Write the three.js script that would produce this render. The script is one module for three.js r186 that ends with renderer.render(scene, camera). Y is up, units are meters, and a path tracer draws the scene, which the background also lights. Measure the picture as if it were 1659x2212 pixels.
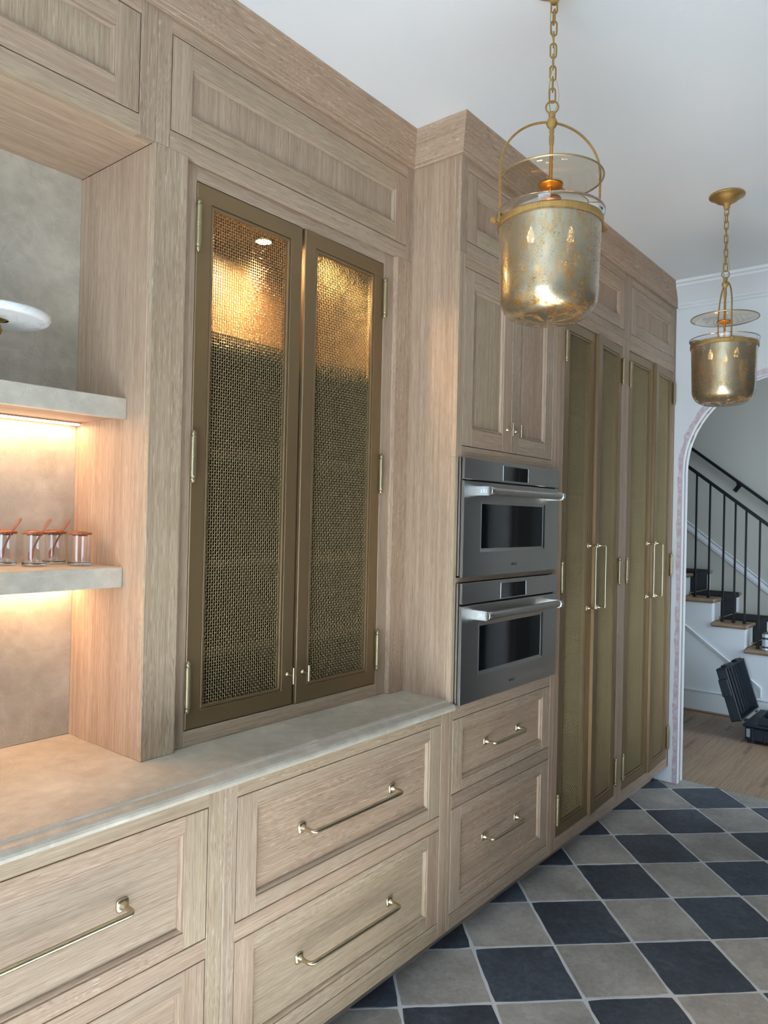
import * as THREE from 'three';
import { mergeGeometries } from 'three/addons/utils/BufferGeometryUtils.js';
import { RectAreaLightUniformsLib } from 'three/addons/lights/RectAreaLightUniformsLib.js';
import { FontLoader } from 'three/addons/loaders/FontLoader.js';
import { TextGeometry } from 'three/addons/geometries/TextGeometry.js';

// ------------------------------------------------------------------ camera, sky, sun, large lights, exposure
const scene = new THREE.Scene();
const renderer = new THREE.WebGLRenderer({ antialias: true });
renderer.toneMapping = THREE.LinearToneMapping;
renderer.toneMappingExposure = 0.82;
renderer.shadowMap.enabled = true;
RectAreaLightUniformsLib.init();

const camera = new THREE.PerspectiveCamera(2 * Math.atan(1106 / 1584.95) * 180 / Math.PI, 1659 / 2212, 0.05, 60);
{
  const yaw = 0.683734, pitch = 0.0073615, roll = 0.0224790;
  const fwd = new THREE.Vector3(-Math.sin(yaw) * Math.cos(pitch), Math.sin(pitch), -Math.cos(yaw) * Math.cos(pitch));
  const right = new THREE.Vector3(Math.cos(yaw), 0, -Math.sin(yaw));
  const up = new THREE.Vector3().crossVectors(right, fwd);
  const c = Math.cos(roll), s = Math.sin(roll);
  const r2 = right.clone().multiplyScalar(c).addScaledVector(up, s), u2 = right.clone().multiplyScalar(-s).addScaledVector(up, c);
  camera.quaternion.setFromRotationMatrix(new THREE.Matrix4().makeBasis(r2, u2, fwd.clone().negate()));
  camera.position.set(1.49, 1.6, 0);
}
scene.background = new THREE.Color().setRGB(0.62, 0.8, 1.0);
scene.backgroundIntensity = 3;

const sun = new THREE.DirectionalLight(new THREE.Color().setRGB(0.82, 0.93, 1.0), 165);
sun.position.set(2.35, 5.0, 9.3); sun.target.position.set(1.35, 0, 0.3);
sun.castShadow = true; sun.shadow.radius = 1.5;
Object.assign(sun.shadow.camera, { left: -5, right: 5, top: 5, bottom: -5, near: 0.1, far: 20 });
sun.shadow.mapSize.set(2048, 2048);
scene.add(sun, sun.target);

function areaLight(name, [r, g, b], nits, w, h, pos, look) {
  const l = new THREE.RectAreaLight(new THREE.Color().setRGB(r, g, b), nits, w, h);
  l.name = name; l.position.set(...pos); l.lookAt(...look); scene.add(l); return l;
}
areaLight('garden_door_daylight', [0.6, 0.8, 1.0], 8.5, 1.9, 2.3, [1.65, 1.25, 2.36], [1.65, 1.1, 0]);
areaLight('hall_window_daylight', [0.7, 0.85, 1.0], 6, 1.3, 1.9, [2.36, 1.5, -5.75], [0, 1.2, -6.4]);

// ------------------------------------------------------------------ helpers
let seedState = 20240611;
const rnd = () => { seedState = (seedState + 0x6d2b79f5) | 0; let t = Math.imul(seedState ^ (seedState >>> 15), 1 | seedState); t = (t + Math.imul(t ^ (t >>> 7), 61 | t)) ^ t; return ((t ^ (t >>> 14)) >>> 0) / 4294967296; };
const rr = (a, b) => a + (b - a) * rnd();
const used = new Map();
function numbered(name) { const n = used.get(name) || 0; used.set(name, n + 1); return n ? `${name}_${String(n).padStart(3, '0')}` : name; }
function thing(name, label, category, base = [0, 0, 0], group) {
  const o = new THREE.Group(); o.name = numbered(name); o.position.set(...base); scene.add(o);
  o.userData = { label, category }; if (group) o.userData.group = group;
  o.baseAt = base; return o;
}
function rootBase(o) { while (o && !o.baseAt) o = o.parent; return o ? o.baseAt : [0, 0, 0]; }
// a mesh authored in world coordinates of its thing; sub-groups without baseAt inherit it
function part(parent, name, geo, mat) {
  if (Array.isArray(geo)) geo = join(geo);
  const b = rootBase(parent);
  if (b[0] || b[1] || b[2]) { geo = geo.clone(); geo.translate(-b[0], -b[1], -b[2]); }
  const m = new THREE.Mesh(geo, mat); m.name = name; parent.add(m); return m;
}
function sub(parent, name) { const g = new THREE.Group(); g.name = name; parent.add(g); return g; }
function struct(name, geo, mat) {
  if (Array.isArray(geo)) geo = join(geo);
  const m = new THREE.Mesh(geo, mat); m.name = name; m.userData = { kind: 'structure' }; scene.add(m); return m;
}
function single(name, label, category, geo, mat, base, group) {
  if (Array.isArray(geo)) geo = join(geo);
  const m = new THREE.Mesh(base ? geo.translate(-base[0], -base[1], -base[2]) : geo, mat); m.name = numbered(name);
  if (base) m.position.set(...base);
  m.userData = { label, category }; if (group) m.userData.group = group; scene.add(m); m.baseAt = base || [0, 0, 0]; return m;
}
function plain(g) { const n = g.index ? g.toNonIndexed() : g; for (const k of Object.keys(n.attributes)) if (!['position', 'normal', 'uv'].includes(k)) n.deleteAttribute(k); return n; }
function join(list) { return mergeGeometries(list.map(plain)); }

class TriBuf {
  constructor() { this.p = []; this.n = []; this.u = []; }
  tri(a, b, c, n, ua, ub, uc) { this.p.push(...a, ...b, ...c); this.n.push(...n, ...n, ...n); this.u.push(...ua, ...ub, ...uc); }
  geo() {
    const g = new THREE.BufferGeometry();
    g.setAttribute('position', new THREE.Float32BufferAttribute(this.p, 3));
    g.setAttribute('normal', new THREE.Float32BufferAttribute(this.n, 3));
    g.setAttribute('uv', new THREE.Float32BufferAttribute(this.u, 2));
    return g;
  }
}
const subv = (a, b) => [a[0] - b[0], a[1] - b[1], a[2] - b[2]];
const cross = (a, b) => [a[1] * b[2] - a[2] * b[1], a[2] * b[0] - a[0] * b[2], a[0] * b[1] - a[1] * b[0]];
const dot = (a, b) => a[0] * b[0] + a[1] * b[1] + a[2] * b[2];
const norm = (a) => { const l = Math.hypot(...a) || 1; return [a[0] / l, a[1] / l, a[2] / l]; };
const AX = { x: 0, y: 1, z: 2 };
// metre UVs: v runs along the grain axis
function grainUV(p, n, g, o) {
  const a = Math.abs(n[0]) >= Math.abs(n[1]) - 1e-6 && Math.abs(n[0]) >= Math.abs(n[2]) - 1e-6 ? 0 : Math.abs(n[1]) >= Math.abs(n[2]) - 1e-6 ? 1 : 2;
  const rest = [0, 1, 2].filter((k) => k !== a);
  if (rest[0] === g) return [p[rest[1]] + o[0], p[rest[0]] + o[1]];
  return [p[rest[0]] + o[0], p[rest[1]] + o[1]];
}
// chamfered box between two corners, 44 triangles, in metres
function box(x0, x1, y0, y1, z0, z1, c = 0.0012, grain = 'y', off) {
  const lo = [Math.min(x0, x1), Math.min(y0, y1), Math.min(z0, z1)], hi = [Math.max(x0, x1), Math.max(y0, y1), Math.max(z0, z1)];
  c = Math.min(c, ...[0, 1, 2].map((k) => (hi[k] - lo[k]) * 0.45));
  const o = off || [rr(0, 7), rr(0, 9)], g = AX[grain], b = new TriBuf(), mid = [0, 1, 2].map((k) => (lo[k] + hi[k]) / 2);
  const P = (full, s) => [0, 1, 2].map((k) => (s[k] > 0 ? hi[k] - (k === full ? 0 : c) : lo[k] + (k === full ? 0 : c)));
  const add = (pts) => {
    let n = norm(cross(subv(pts[1], pts[0]), subv(pts[2], pts[0])));
    const ctr = [0, 1, 2].map((k) => pts.reduce((s, q) => s + q[k], 0) / pts.length - mid[k]);
    if (dot(n, ctr) < 0) { pts = pts.slice().reverse(); n = n.map((v) => -v); }
    const uv = pts.map((q) => grainUV(q, n, g, o));
    for (let i = 1; i + 1 < pts.length; i++) b.tri(pts[0], pts[i], pts[i + 1], n, uv[0], uv[i], uv[i + 1]);
  };
  for (let k = 0; k < 3; k++) {
    const a = (k + 1) % 3, d = (k + 2) % 3;
    for (const s of [-1, 1]) {
      add([[-1, -1], [1, -1], [1, 1], [-1, 1]].map(([i, j]) => { const q = [0, 0, 0]; q[k] = s; q[a] = i; q[d] = j; return P(k, q); }));
      for (const t of [-1, 1]) { // edge between face k=s and face a=t
        const q1 = [0, 0, 0], q2 = [0, 0, 0]; q1[k] = q2[k] = s; q1[a] = q2[a] = t; q1[d] = -1; q2[d] = 1;
        add([P(k, q1), P(k, q2), P(a, q2), P(a, q1)]);
      }
    }
  }
  for (const sx of [-1, 1]) for (const sy of [-1, 1]) for (const sz of [-1, 1]) add([P(0, [sx, sy, sz]), P(1, [sx, sy, sz]), P(2, [sx, sy, sz])]);
  return b.geo();
}
// mitred ring round a rectangle in the z,y plane; profile = [inset, x] points from outside to inside
function ring(z0, z1, y0, y1, profile, close = false, off) {
  const b = new TriBuf(), o = off || [rr(0, 5), rr(0, 5)], prof = close ? [...profile, profile[0]] : profile;
  const R = (d, x) => [[x, y0 + d, z0 + d], [x, y0 + d, z1 - d], [x, y1 - d, z1 - d], [x, y1 - d, z0 + d]];
  let run = 0;
  for (let k = 0; k + 1 < prof.length; k++) {
    const A = R(...prof[k]), B = R(...prof[k + 1]), len = Math.hypot(prof[k + 1][0] - prof[k][0], prof[k + 1][1] - prof[k][1]);
    for (let i = 0; i < 4; i++) {
      const j = (i + 1) % 4, n = norm(cross(subv(B[i], A[i]), subv(A[j], A[i])));
      const lv = (q) => (i % 2 === 0 ? q[2] : q[1]) + o[1];
      const q = [A[i], A[j], B[j], B[i]], uv = [[run + o[0], lv(A[i])], [run + o[0], lv(A[j])], [run + len + o[0], lv(B[j])], [run + len + o[0], lv(B[i])]];
      b.tri(q[0], q[2], q[1], n, uv[0], uv[2], uv[1]); b.tri(q[0], q[3], q[2], n, uv[0], uv[3], uv[2]);
    }
    run += len;
  }
  return b.geo();
}
// profile [outward d, y] swept along a plan polyline [[x,z]...], outward to the left-hand normal given by side; endCut(y) may pull the last end back
function sweepPlan(path, profile, side = 1, endCut = null, off = [0, 0], closed = false) {
  const b = new TriBuf(), N = path.length, prof = closed ? [...profile, profile[0]] : profile;
  const nrm = []; for (let i = 0; i + 1 < N; i++) { const dx = path[i + 1][0] - path[i][0], dz = path[i + 1][1] - path[i][1], l = Math.hypot(dx, dz); nrm.push([-dz / l * side, dx / l * side]); }
  const at = (i, d, y) => {
    let m; if (i === 0) m = nrm[0]; else if (i === N - 1) m = nrm[N - 2]; else { const a = nrm[i - 1], c = nrm[i], k = 1 + a[0] * c[0] + a[1] * c[1]; m = [(a[0] + c[0]) / k, (a[1] + c[1]) / k]; }
    const p = [path[i][0] + m[0] * d, y, path[i][1] + m[1] * d];
    if (i === N - 1 && endCut) p[2] += endCut(y);
    return p;
  };
  let along = 0;
  for (let i = 0; i + 1 < N; i++) {
    const L = Math.hypot(path[i + 1][0] - path[i][0], path[i + 1][1] - path[i][1]); let run = 0;
    for (let k = 0; k + 1 < prof.length; k++) {
      const A = at(i, ...prof[k]), B = at(i, ...prof[k + 1]), C = at(i + 1, ...prof[k + 1]), D = at(i + 1, ...prof[k]);
      const len = Math.hypot(prof[k + 1][0] - prof[k][0], prof[k + 1][1] - prof[k][1]);
      const n0 = norm(cross(subv(B, A), subv(D, A))), dirOut = [nrm[i][0] * (prof[k + 1][1] - prof[k][1]), -(prof[k + 1][0] - prof[k][0]), nrm[i][1] * (prof[k + 1][1] - prof[k][1])];
      const flip = dot(n0, dirOut) < 0, n = flip ? n0.map((v) => -v) : n0;
      const u0 = run + off[0], u1 = run + len + off[0], v0 = along + off[1] + i * 0.37, v1 = along + L + off[1] + i * 0.37;
      if (flip) { b.tri(A, D, C, n, [u0, v0], [u0, v1], [u1, v1]); b.tri(A, C, B, n, [u0, v0], [u1, v1], [u1, v0]); }
      else { b.tri(A, C, D, n, [u0, v0], [u1, v1], [u0, v1]); b.tri(A, B, C, n, [u0, v0], [u1, v0], [u1, v1]); }
      run += len;
    }
    along += L;
  }
  return b.geo();
}
const V3 = (a) => new THREE.Vector3(...a);
function tube(pts, r, seg = 24, rad = 8, tension = 0.5, closed = false) { return new THREE.TubeGeometry(new THREE.CatmullRomCurve3(pts.map(V3), closed, 'catmullrom', tension), seg, r, rad, closed); }
function bar(a, b, r, rad = 10) {
  const A = V3(a), B = V3(b), d = B.clone().sub(A), g = new THREE.CylinderGeometry(r, r, d.length(), rad);
  g.applyQuaternion(new THREE.Quaternion().setFromUnitVectors(new THREE.Vector3(0, 1, 0), d.normalize()));
  const m = A.add(B).multiplyScalar(0.5); return g.translate(m.x, m.y, m.z);
}
function ball(x, y, z, r, w = 18, h = 12) { return new THREE.SphereGeometry(r, w, h).translate(x, y, z); }
function lathe(pts, x, y, z, seg = 40) { return new THREE.LatheGeometry(pts.map((p) => new THREE.Vector2(p[0], p[1])), seg).translate(x, y, z); }
// rounded-corner path for handles: straight runs with bends of radius r
function bentPath(pts, r, n = 5) {
  const out = [pts[0]];
  for (let i = 1; i + 1 < pts.length; i++) {
    const A = V3(pts[i - 1]), B = V3(pts[i]), C = V3(pts[i + 1]), a = A.sub(B).normalize().multiplyScalar(r).add(B), c = C.sub(B).normalize().multiplyScalar(r).add(B);
    for (let k = 0; k <= n; k++) { const t = k / n, p = a.clone().multiplyScalar((1 - t) ** 2).addScaledVector(B, 2 * t * (1 - t)).addScaledVector(c, t * t); out.push([p.x, p.y, p.z]); }
  }
  out.push(pts[pts.length - 1]);
  return out;
}
function polyTube(pts, r, rad = 10) { // mitre-free tube through given points
  const curve = new THREE.CurvePath(); for (let i = 0; i + 1 < pts.length; i++) curve.add(new THREE.LineCurve3(V3(pts[i]), V3(pts[i + 1])));
  const list = []; for (let i = 0; i + 1 < pts.length; i++) list.push(bar(pts[i], pts[i + 1], r, rad)); for (let i = 1; i + 1 < pts.length; i++) list.push(ball(...pts[i], r, rad, 6));
  return join(list);
}

// ------------------------------------------------------------------ noise and textures
function makeNoise(seed) {
  const T = new Float32Array(65536); let s = seed | 0;
  for (let i = 0; i < 65536; i++) { s = (Math.imul(s, 1664525) + 1013904223) | 0; T[i] = ((s >>> 8) & 0xffff) / 65535; }
  const f = (x, y, px, py) => { // periodic value noise
    const xi = Math.floor(x), yi = Math.floor(y), fx = x - xi, fy = y - yi, u = fx * fx * (3 - 2 * fx), v = fy * fy * (3 - 2 * fy);
    const x0 = ((xi % px) + px) % px, x1 = (x0 + 1) % px, y0 = ((yi % py) + py) % py, y1 = (y0 + 1) % py;
    const h = (a, b) => T[(Math.imul(a, 7919) + Math.imul(b, 104729) + (a * b) * 13) & 65535];
    return (h(x0, y0) * (1 - u) + h(x1, y0) * u) * (1 - v) + (h(x0, y1) * (1 - u) + h(x1, y1) * u) * v;
  };
  f.fbm = (x, y, px, py, oct = 4) => { let a = 0, w = 0.5, t = 0; for (let o = 0; o < oct; o++) { a += w * f(x, y, px, py); t += w; w *= 0.55; x *= 2; y *= 2; px *= 2; py *= 2; } return a / t; };
  return f;
}
const clamp01 = (x) => (x < 0 ? 0 : x > 1 ? 1 : x);
const sstep = (a, b, x) => { const t = clamp01((x - a) / (b - a)); return t * t * (3 - 2 * t); };
const mix3 = (a, b, t) => [a[0] + (b[0] - a[0]) * t, a[1] + (b[1] - a[1]) * t, a[2] + (b[2] - a[2]) * t];
function tex(data, w, h, srgb, ru, rv) {
  const t = new THREE.DataTexture(data, w, h, THREE.RGBAFormat); t.wrapS = t.wrapT = THREE.RepeatWrapping; t.magFilter = THREE.LinearFilter; t.minFilter = THREE.LinearMipmapLinearFilter; t.generateMipmaps = true;
  if (srgb) t.colorSpace = THREE.SRGBColorSpace; t.repeat.set(ru, rv); t.needsUpdate = true; return t;
}
// fn(u,v) in [0,1) -> [r,g,b in 0..255, height 0..1]
function paint(w, h, fn, ru, rv, wantBump = true) {
  const c = new Uint8Array(w * h * 4), b = wantBump ? new Uint8Array(w * h * 4) : null;
  for (let y = 0, i = 0; y < h; y++) for (let x = 0; x < w; x++, i += 4) {
    const q = fn(x / w, y / h); c[i] = q[0]; c[i + 1] = q[1]; c[i + 2] = q[2]; c[i + 3] = 255;
    if (b) { b[i] = b[i + 1] = b[i + 2] = clamp01(q[3]) * 255; b[i + 3] = 255; }
  }
  return { map: tex(c, w, h, true, ru, rv), bump: b ? tex(b, w, h, false, ru, rv) : null };
}
// limed white oak, 0.5 m across the grain by 2 m along it
function oak(seed, cathedral) {
  const N = makeNoise(seed), M = makeNoise(seed + 77), ringTone = (k) => N(k * 3.17 + 0.5, 7.5, 4096, 64);
  return paint(1024, 2048, (u, v) => {
    let d, wide;
    if (cathedral) {
      const cells = 2, cu = u * cells, ci = Math.floor(cu), x = (cu - ci - 0.5 + (N(ci * 3.3, v * 4, 64, 4) - 0.5) * 0.3) * 0.25;
      const z = 0.1 + 0.06 * Math.sin(2 * Math.PI * (v * (1 + (ci % 2)) + ci * 0.37)) + (N.fbm(u * 5, v * 12, 5, 12, 4) - 0.5) * 0.022;
      d = Math.sqrt(x * x * 1.5 + z * z) * 105; d += (M.fbm(u * 30, v * 16, 30, 16, 3) - 0.5) * 0.55; wide = 1;
    } else { d = u * 120 + (N.fbm(u * 6, v * 2, 6, 2, 3) - 0.5) * 7 + (M.fbm(u * 40, v * 5, 40, 5, 2) - 0.5) * 0.8; wide = 0.8; }
    d += 0.8 * Math.sin(d * 0.37) + 0.5 * Math.sin(d * 0.83 + 1);
    const k = Math.floor(d), f = d - k, str = 0.25 + 0.75 * ringTone(k);
    const early = sstep(0.0, 0.22, f) * (1 - sstep(0.3, 0.75, f)) * str * wide;
    const pore = M(u * 512, v * 90, 512, 90) * 0.55 + M(u * 256, v * 40, 256, 40) * 0.45, fibre = N.fbm(u * 340, v * 14, 340, 14, 2) - 0.5, broad = N.fbm(u * 5, v * 2, 5, 2, 3) - 0.5, line = N(u * 90, v * 1, 90, 1) - 0.5;
    let c = mix3([148, 124, 103], [189, 167, 144], clamp01(0.52 + fibre * 0.75 + broad * 0.7 + line * 0.35));
    c = mix3(c, [134, 108, 87], early * 0.34);
    const lime = early * sstep(0.5, 0.72, pore), dark = (0.25 + early) * (1 - sstep(0.26, 0.4, pore));
    c = mix3(c, [216, 205, 190], Math.min(1, lime * (cathedral ? 0.8 : 0.62)));
    c = mix3(c, [112, 88, 70], dark * 0.4);
    return [...c, 0.62 - lime * 0.15 - dark * 0.5 - early * 0.12 + fibre * 0.2];
  }, 2, 0.5);
}
const OAKTEX = [oak(11, false), oak(29, true), oak(53, false)];
const TINTS = [[1.03, 1.03, 1.02], [1.05, 1.0, 0.965], [1.03, 1.045, 0.985], [0.96, 0.945, 0.925], [1.03, 0.98, 0.945]];
const oakMats = [];
for (const t of OAKTEX) for (const [r, g, b] of TINTS) oakMats.push(new THREE.MeshStandardMaterial({ name: 'limed_oak', map: t.map, bumpMap: t.bump, bumpScale: 0.0005, roughness: 0.55, color: new THREE.Color().setRGB(r, g, b) }));
const oakOf = (kind, tint) => oakMats[kind * TINTS.length + tint];
const anyOak = (kind = -1) => oakOf(kind < 0 ? (rnd() < 0.55 ? 0 : rnd() < 0.75 ? 1 : 2) : kind, Math.floor(rnd() * TINTS.length));

// scribbled fibres and veins drawn with a canvas, wrapped at the edges
function strokes(size, base, marks) {
  const cv = document.createElement('canvas'); cv.width = cv.height = size; const g = cv.getContext('2d');
  g.putImageData(new ImageData(new Uint8ClampedArray(base.buffer), size, size), 0, 0);
  g.lineCap = 'round';
  for (const m of marks) {
    for (let k = 0; k < m.n; k++) {
      let x = rnd() * size, y = rnd() * size, a = m.angle + (rnd() - 0.5) * m.spread; const pts = [[x, y]], n = m.steps, st = m.len * (0.5 + rnd()) / n;
      for (let i = 0; i < n; i++) { a += (rnd() - 0.5) * m.curl; x += Math.cos(a) * st; y += Math.sin(a) * st; pts.push([x, y]); }
      g.strokeStyle = m.color; g.globalAlpha = m.alpha * (0.3 + 0.7 * rnd()); g.lineWidth = m.w * (0.5 + rnd());
      for (const ox of [-size, 0, size]) for (const oy of [-size, 0, size]) {
        if (Math.max(...pts.map((p) => p[0])) + ox < 0 || Math.min(...pts.map((p) => p[0])) + ox > size || Math.max(...pts.map((p) => p[1])) + oy < 0 || Math.min(...pts.map((p) => p[1])) + oy > size) continue;
        g.beginPath(); g.moveTo(pts[0][0] + ox, pts[0][1] + oy); for (const p of pts.slice(1)) g.lineTo(p[0] + ox, p[1] + oy); g.stroke();
      }
    }
  }
  return cv;
}
function canvasTex(cv, ru, rv) { const t = new THREE.CanvasTexture(cv); t.wrapS = t.wrapT = THREE.RepeatWrapping; t.colorSpace = THREE.SRGBColorSpace; t.repeat.set(ru, rv); return t; }
function baseNoise(size, fn) { const a = new Uint8Array(size * size * 4); for (let y = 0, i = 0; y < size; y++) for (let x = 0; x < size; x++, i += 4) { const c = fn(x / size, y / size); a[i] = c[0]; a[i + 1] = c[1]; a[i + 2] = c[2]; a[i + 3] = 255; } return a; }
function stoneTex() {
  const N = makeNoise(401), S = 1024;
  const base = baseNoise(S, (u, v) => {
    const a = N.fbm(u * 5, v * 5, 5, 5, 5), b = N.fbm(u * 40, v * 40, 40, 40, 3), w = N.fbm(u * 9 + a * 2, v * 9, 9, 9, 3);
    let c = mix3([170, 161, 145], [210, 200, 182], clamp01(0.5 + (a - 0.5) * 1.5 + (b - 0.5) * 0.5));
    c = mix3(c, [176, 158, 136], sstep(0.58, 0.74, w) * 0.35); return c;
  });
  const cv = strokes(S, base, [
    { n: 1500, len: 70, steps: 6, curl: 1.3, angle: 0.9, spread: 2.6, color: '#d9cfc2', alpha: 0.16, w: 1.6 },
    { n: 500, len: 130, steps: 8, curl: 0.7, angle: 2.2, spread: 1.4, color: '#ded6ca', alpha: 0.2, w: 1.5 },
    { n: 240, len: 60, steps: 5, curl: 1.4, angle: 0.5, spread: 3, color: '#7d7468', alpha: 0.14, w: 1.3 },
    { n: 900, len: 45, steps: 6, curl: 1.5, angle: 1.4, spread: 3, color: '#e2d9cc', alpha: 0.2, w: 1.2 }, { n: 5, len: 420, steps: 60, curl: 1.2, angle: 0.15, spread: 0.6, color: '#7a6247', alpha: 0.2, w: 1.2 },
    { n: 14, len: 110, steps: 22, curl: 1.4, angle: 0.1, spread: 0.9, color: '#6d5940', alpha: 0.26, w: 1.1 },
  ]);
  return canvasTex(cv, 1 / 1.1, 1 / 1.1);
}
const stoneMap = stoneTex();
const M = {};
M.stone = new THREE.MeshPhysicalMaterial({ name: 'leathered_quartzite', map: stoneMap, roughness: 0.36, clearcoat: 0.1, clearcoatRoughness: 0.3 });
M.slab = new THREE.MeshPhysicalMaterial({ name: 'honed_quartzite', map: stoneMap, roughness: 0.3, color: new THREE.Color().setRGB(1.02, 1.03, 1.05) });
function tileTex(dark) {
  const N = makeNoise(dark ? 907 : 613), S = 1024;
  const base = baseNoise(S, (u, v) => {
    const a = N.fbm(u * 4, v * 4, 4, 4, 5), b = N.fbm(u * 60, v * 60, 60, 60, 3), c2 = N.fbm(u * 12, v * 12, 12, 12, 4);
    if (dark) { let c = mix3([47, 54, 65], [82, 89, 101], clamp01(0.45 + (a - 0.5) * 1.3 + (b - 0.5) * 0.9)); return mix3(c, [128, 130, 134], sstep(0.66, 0.8, c2) * 0.25 + sstep(0.8, 0.95, N(u * 300, v * 300, 300, 300)) * 0.3); }
    let c = mix3([150, 144, 137], [192, 185, 176], clamp01(0.5 + (a - 0.5) * 1.5 + (b - 0.5) * 0.7)); return mix3(c, [196, 188, 178], sstep(0.6, 0.78, c2) * 0.4);
  });
  const cv = strokes(S, base, dark ? [
    { n: 1500, len: 30, steps: 4, curl: 1.2, angle: 0, spread: 6.3, color: '#b9bcc2', alpha: 0.22, w: 1 }, { n: 90, len: 90, steps: 7, curl: 0.9, angle: 0, spread: 6.3, color: '#c4c6ca', alpha: 0.2, w: 0.9 },
  ] : [
    { n: 70, len: 170, steps: 16, curl: 1.3, angle: 0, spread: 6.3, color: '#dcd6cd', alpha: 0.4, w: 1.8 }, { n: 260, len: 40, steps: 6, curl: 1.6, angle: 0, spread: 6.3, color: '#e4dfd7', alpha: 0.34, w: 2.2 }, { n: 30, len: 160, steps: 14, curl: 1.2, angle: 0, spread: 6.3, color: '#8d7f72', alpha: 0.3, w: 1.1 },
  ]);
  return canvasTex(cv, 1 / 0.9, 1 / 0.9);
}
M.beige = [0.96, 1.0, 1.05].map((k) => new THREE.MeshStandardMaterial({ name: 'tumbled_limestone', map: M.beigeMap ||= tileTex(false), roughness: 0.5, color: new THREE.Color().setRGB(k, k, k) }));
M.slate = [0.9, 1.0, 1.12].map((k) => new THREE.MeshStandardMaterial({ name: 'tumbled_slate', map: M.slateMap ||= tileTex(true), roughness: 0.46, color: new THREE.Color().setRGB(k, k, k) }));
const std = (name, hex, roughness, o = {}) => new THREE.MeshStandardMaterial({ name, color: hex, roughness, ...o });
const NZ = makeNoise(5);
const grit = paint(256, 256, (u, v) => { const b = NZ.fbm(u * 24, v * 24, 24, 24, 4); return [255, 255, 255, b]; }, 4, 4).bump;
M.grout = std('pale_grout', 0xdedddb, 0.9, { bumpMap: grit, bumpScale: 0.001 });
M.plaster = std('white_paint', 0xe9ebec, 0.7, { bumpMap: grit, bumpScale: 0.0004 });
M.ceiling = std('ceiling_paint', 0xe6e8e9, 0.42, { bumpMap: grit, bumpScale: 0.0003 });
M.trimwhite = std('white_trim_paint', 0xe8eaeb, 0.4);
M.hallwall = std('hall_paint', 0xb9b5ab, 0.7);
M.bronze = new THREE.MeshPhysicalMaterial({ name: 'satin_bronze_lacquer', color: 0x8a7252, metalness: 0.6, roughness: 0.42 });
M.wire = new THREE.MeshStandardMaterial({ name: 'woven_brass_wire', color: 0xa8946e, metalness: 0.85, roughness: 0.36 });
M.hinge = new THREE.MeshStandardMaterial({ name: 'hinge_brass', color: 0xa39472, metalness: 0.75, roughness: 0.34 });
M.nickel = new THREE.MeshStandardMaterial({ name: 'satin_champagne_nickel', color: 0xcabb9c, metalness: 1, roughness: 0.3 });
const goldleaf = (() => { const N = makeNoise(88); return paint(512, 512, (u, v) => { const a = N.fbm(u * 20, v * 20, 20, 20, 4), b = N.fbm(u * 90, v * 90, 90, 90, 2); const c = mix3([120, 88, 48], [232, 192, 120], clamp01(0.55 + (a - 0.5) * 1.6 + (b - 0.5) * 0.8)); return [...c, a]; }, 12, 12); })();
M.gilt = new THREE.MeshStandardMaterial({ name: 'gilded_iron', map: goldleaf.map, bumpMap: goldleaf.bump, bumpScale: 0.0006, metalness: 0.7, roughness: 0.36 });
M.giltplain = new THREE.MeshStandardMaterial({ name: 'aged_brass', color: 0xc08a3c, metalness: 0.95, roughness: 0.3 });
M.steel = new THREE.MeshPhysicalMaterial({ name: 'brushed_stainless', color: 0xb6b3ad, metalness: 1, roughness: 0.3, anisotropy: 0.6 });
M.steelbright = new THREE.MeshStandardMaterial({ name: 'polished_stainless', color: 0xc9c8c5, metalness: 1, roughness: 0.18 });
M.black = std('black_gap', 0x0b0b0c, 0.6);
M.blackglass = new THREE.MeshPhysicalMaterial({ name: 'oven_black_glass', color: 0x03060a, roughness: 0.05, specularIntensity: 0.8 });
M.etch = std('dark_lettering', 0x2a2a2a, 0.5);
M.etchpale = std('etched_emblem', 0xdfe3e6, 0.45);
M.clear = new THREE.MeshPhysicalMaterial({ name: 'clear_glass', color: 0xffffff, transmission: 1, thickness: 0, roughness: 0.02, ior: 1.5 });
M.smoke = new THREE.MeshPhysicalMaterial({ name: 'smoke_bell_glass', color: 0xe6dfd2, transmission: 1, thickness: 0, roughness: 0.03, ior: 1.5 });
M.jarglass = new THREE.MeshPhysicalMaterial({ name: 'jar_glass', color: 0xfbfdfb, transmission: 1, thickness: 0.004, roughness: 0.02, ior: 1.45 });
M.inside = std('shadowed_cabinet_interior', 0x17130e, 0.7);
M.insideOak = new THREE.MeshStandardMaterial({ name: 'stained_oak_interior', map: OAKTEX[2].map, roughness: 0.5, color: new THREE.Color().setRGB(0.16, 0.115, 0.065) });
M.navy = std('navy_lacquer', 0x151c27, 0.4);
M.iron = std('black_iron', 0x0d0e10, 0.45, { metalness: 0.3 });
const teak = (() => { const N = makeNoise(31); return paint(256, 512, (u, v) => { const a = N.fbm(u * 30 + N(u * 4, v * 3, 4, 3) * 3, v * 3, 30, 3, 3); return [...mix3([112, 62, 34], [176, 108, 66], a), a]; }, 10, 4); })();
M.teak = new THREE.MeshStandardMaterial({ name: 'oiled_teak', map: teak.map, roughness: 0.42 });
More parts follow.
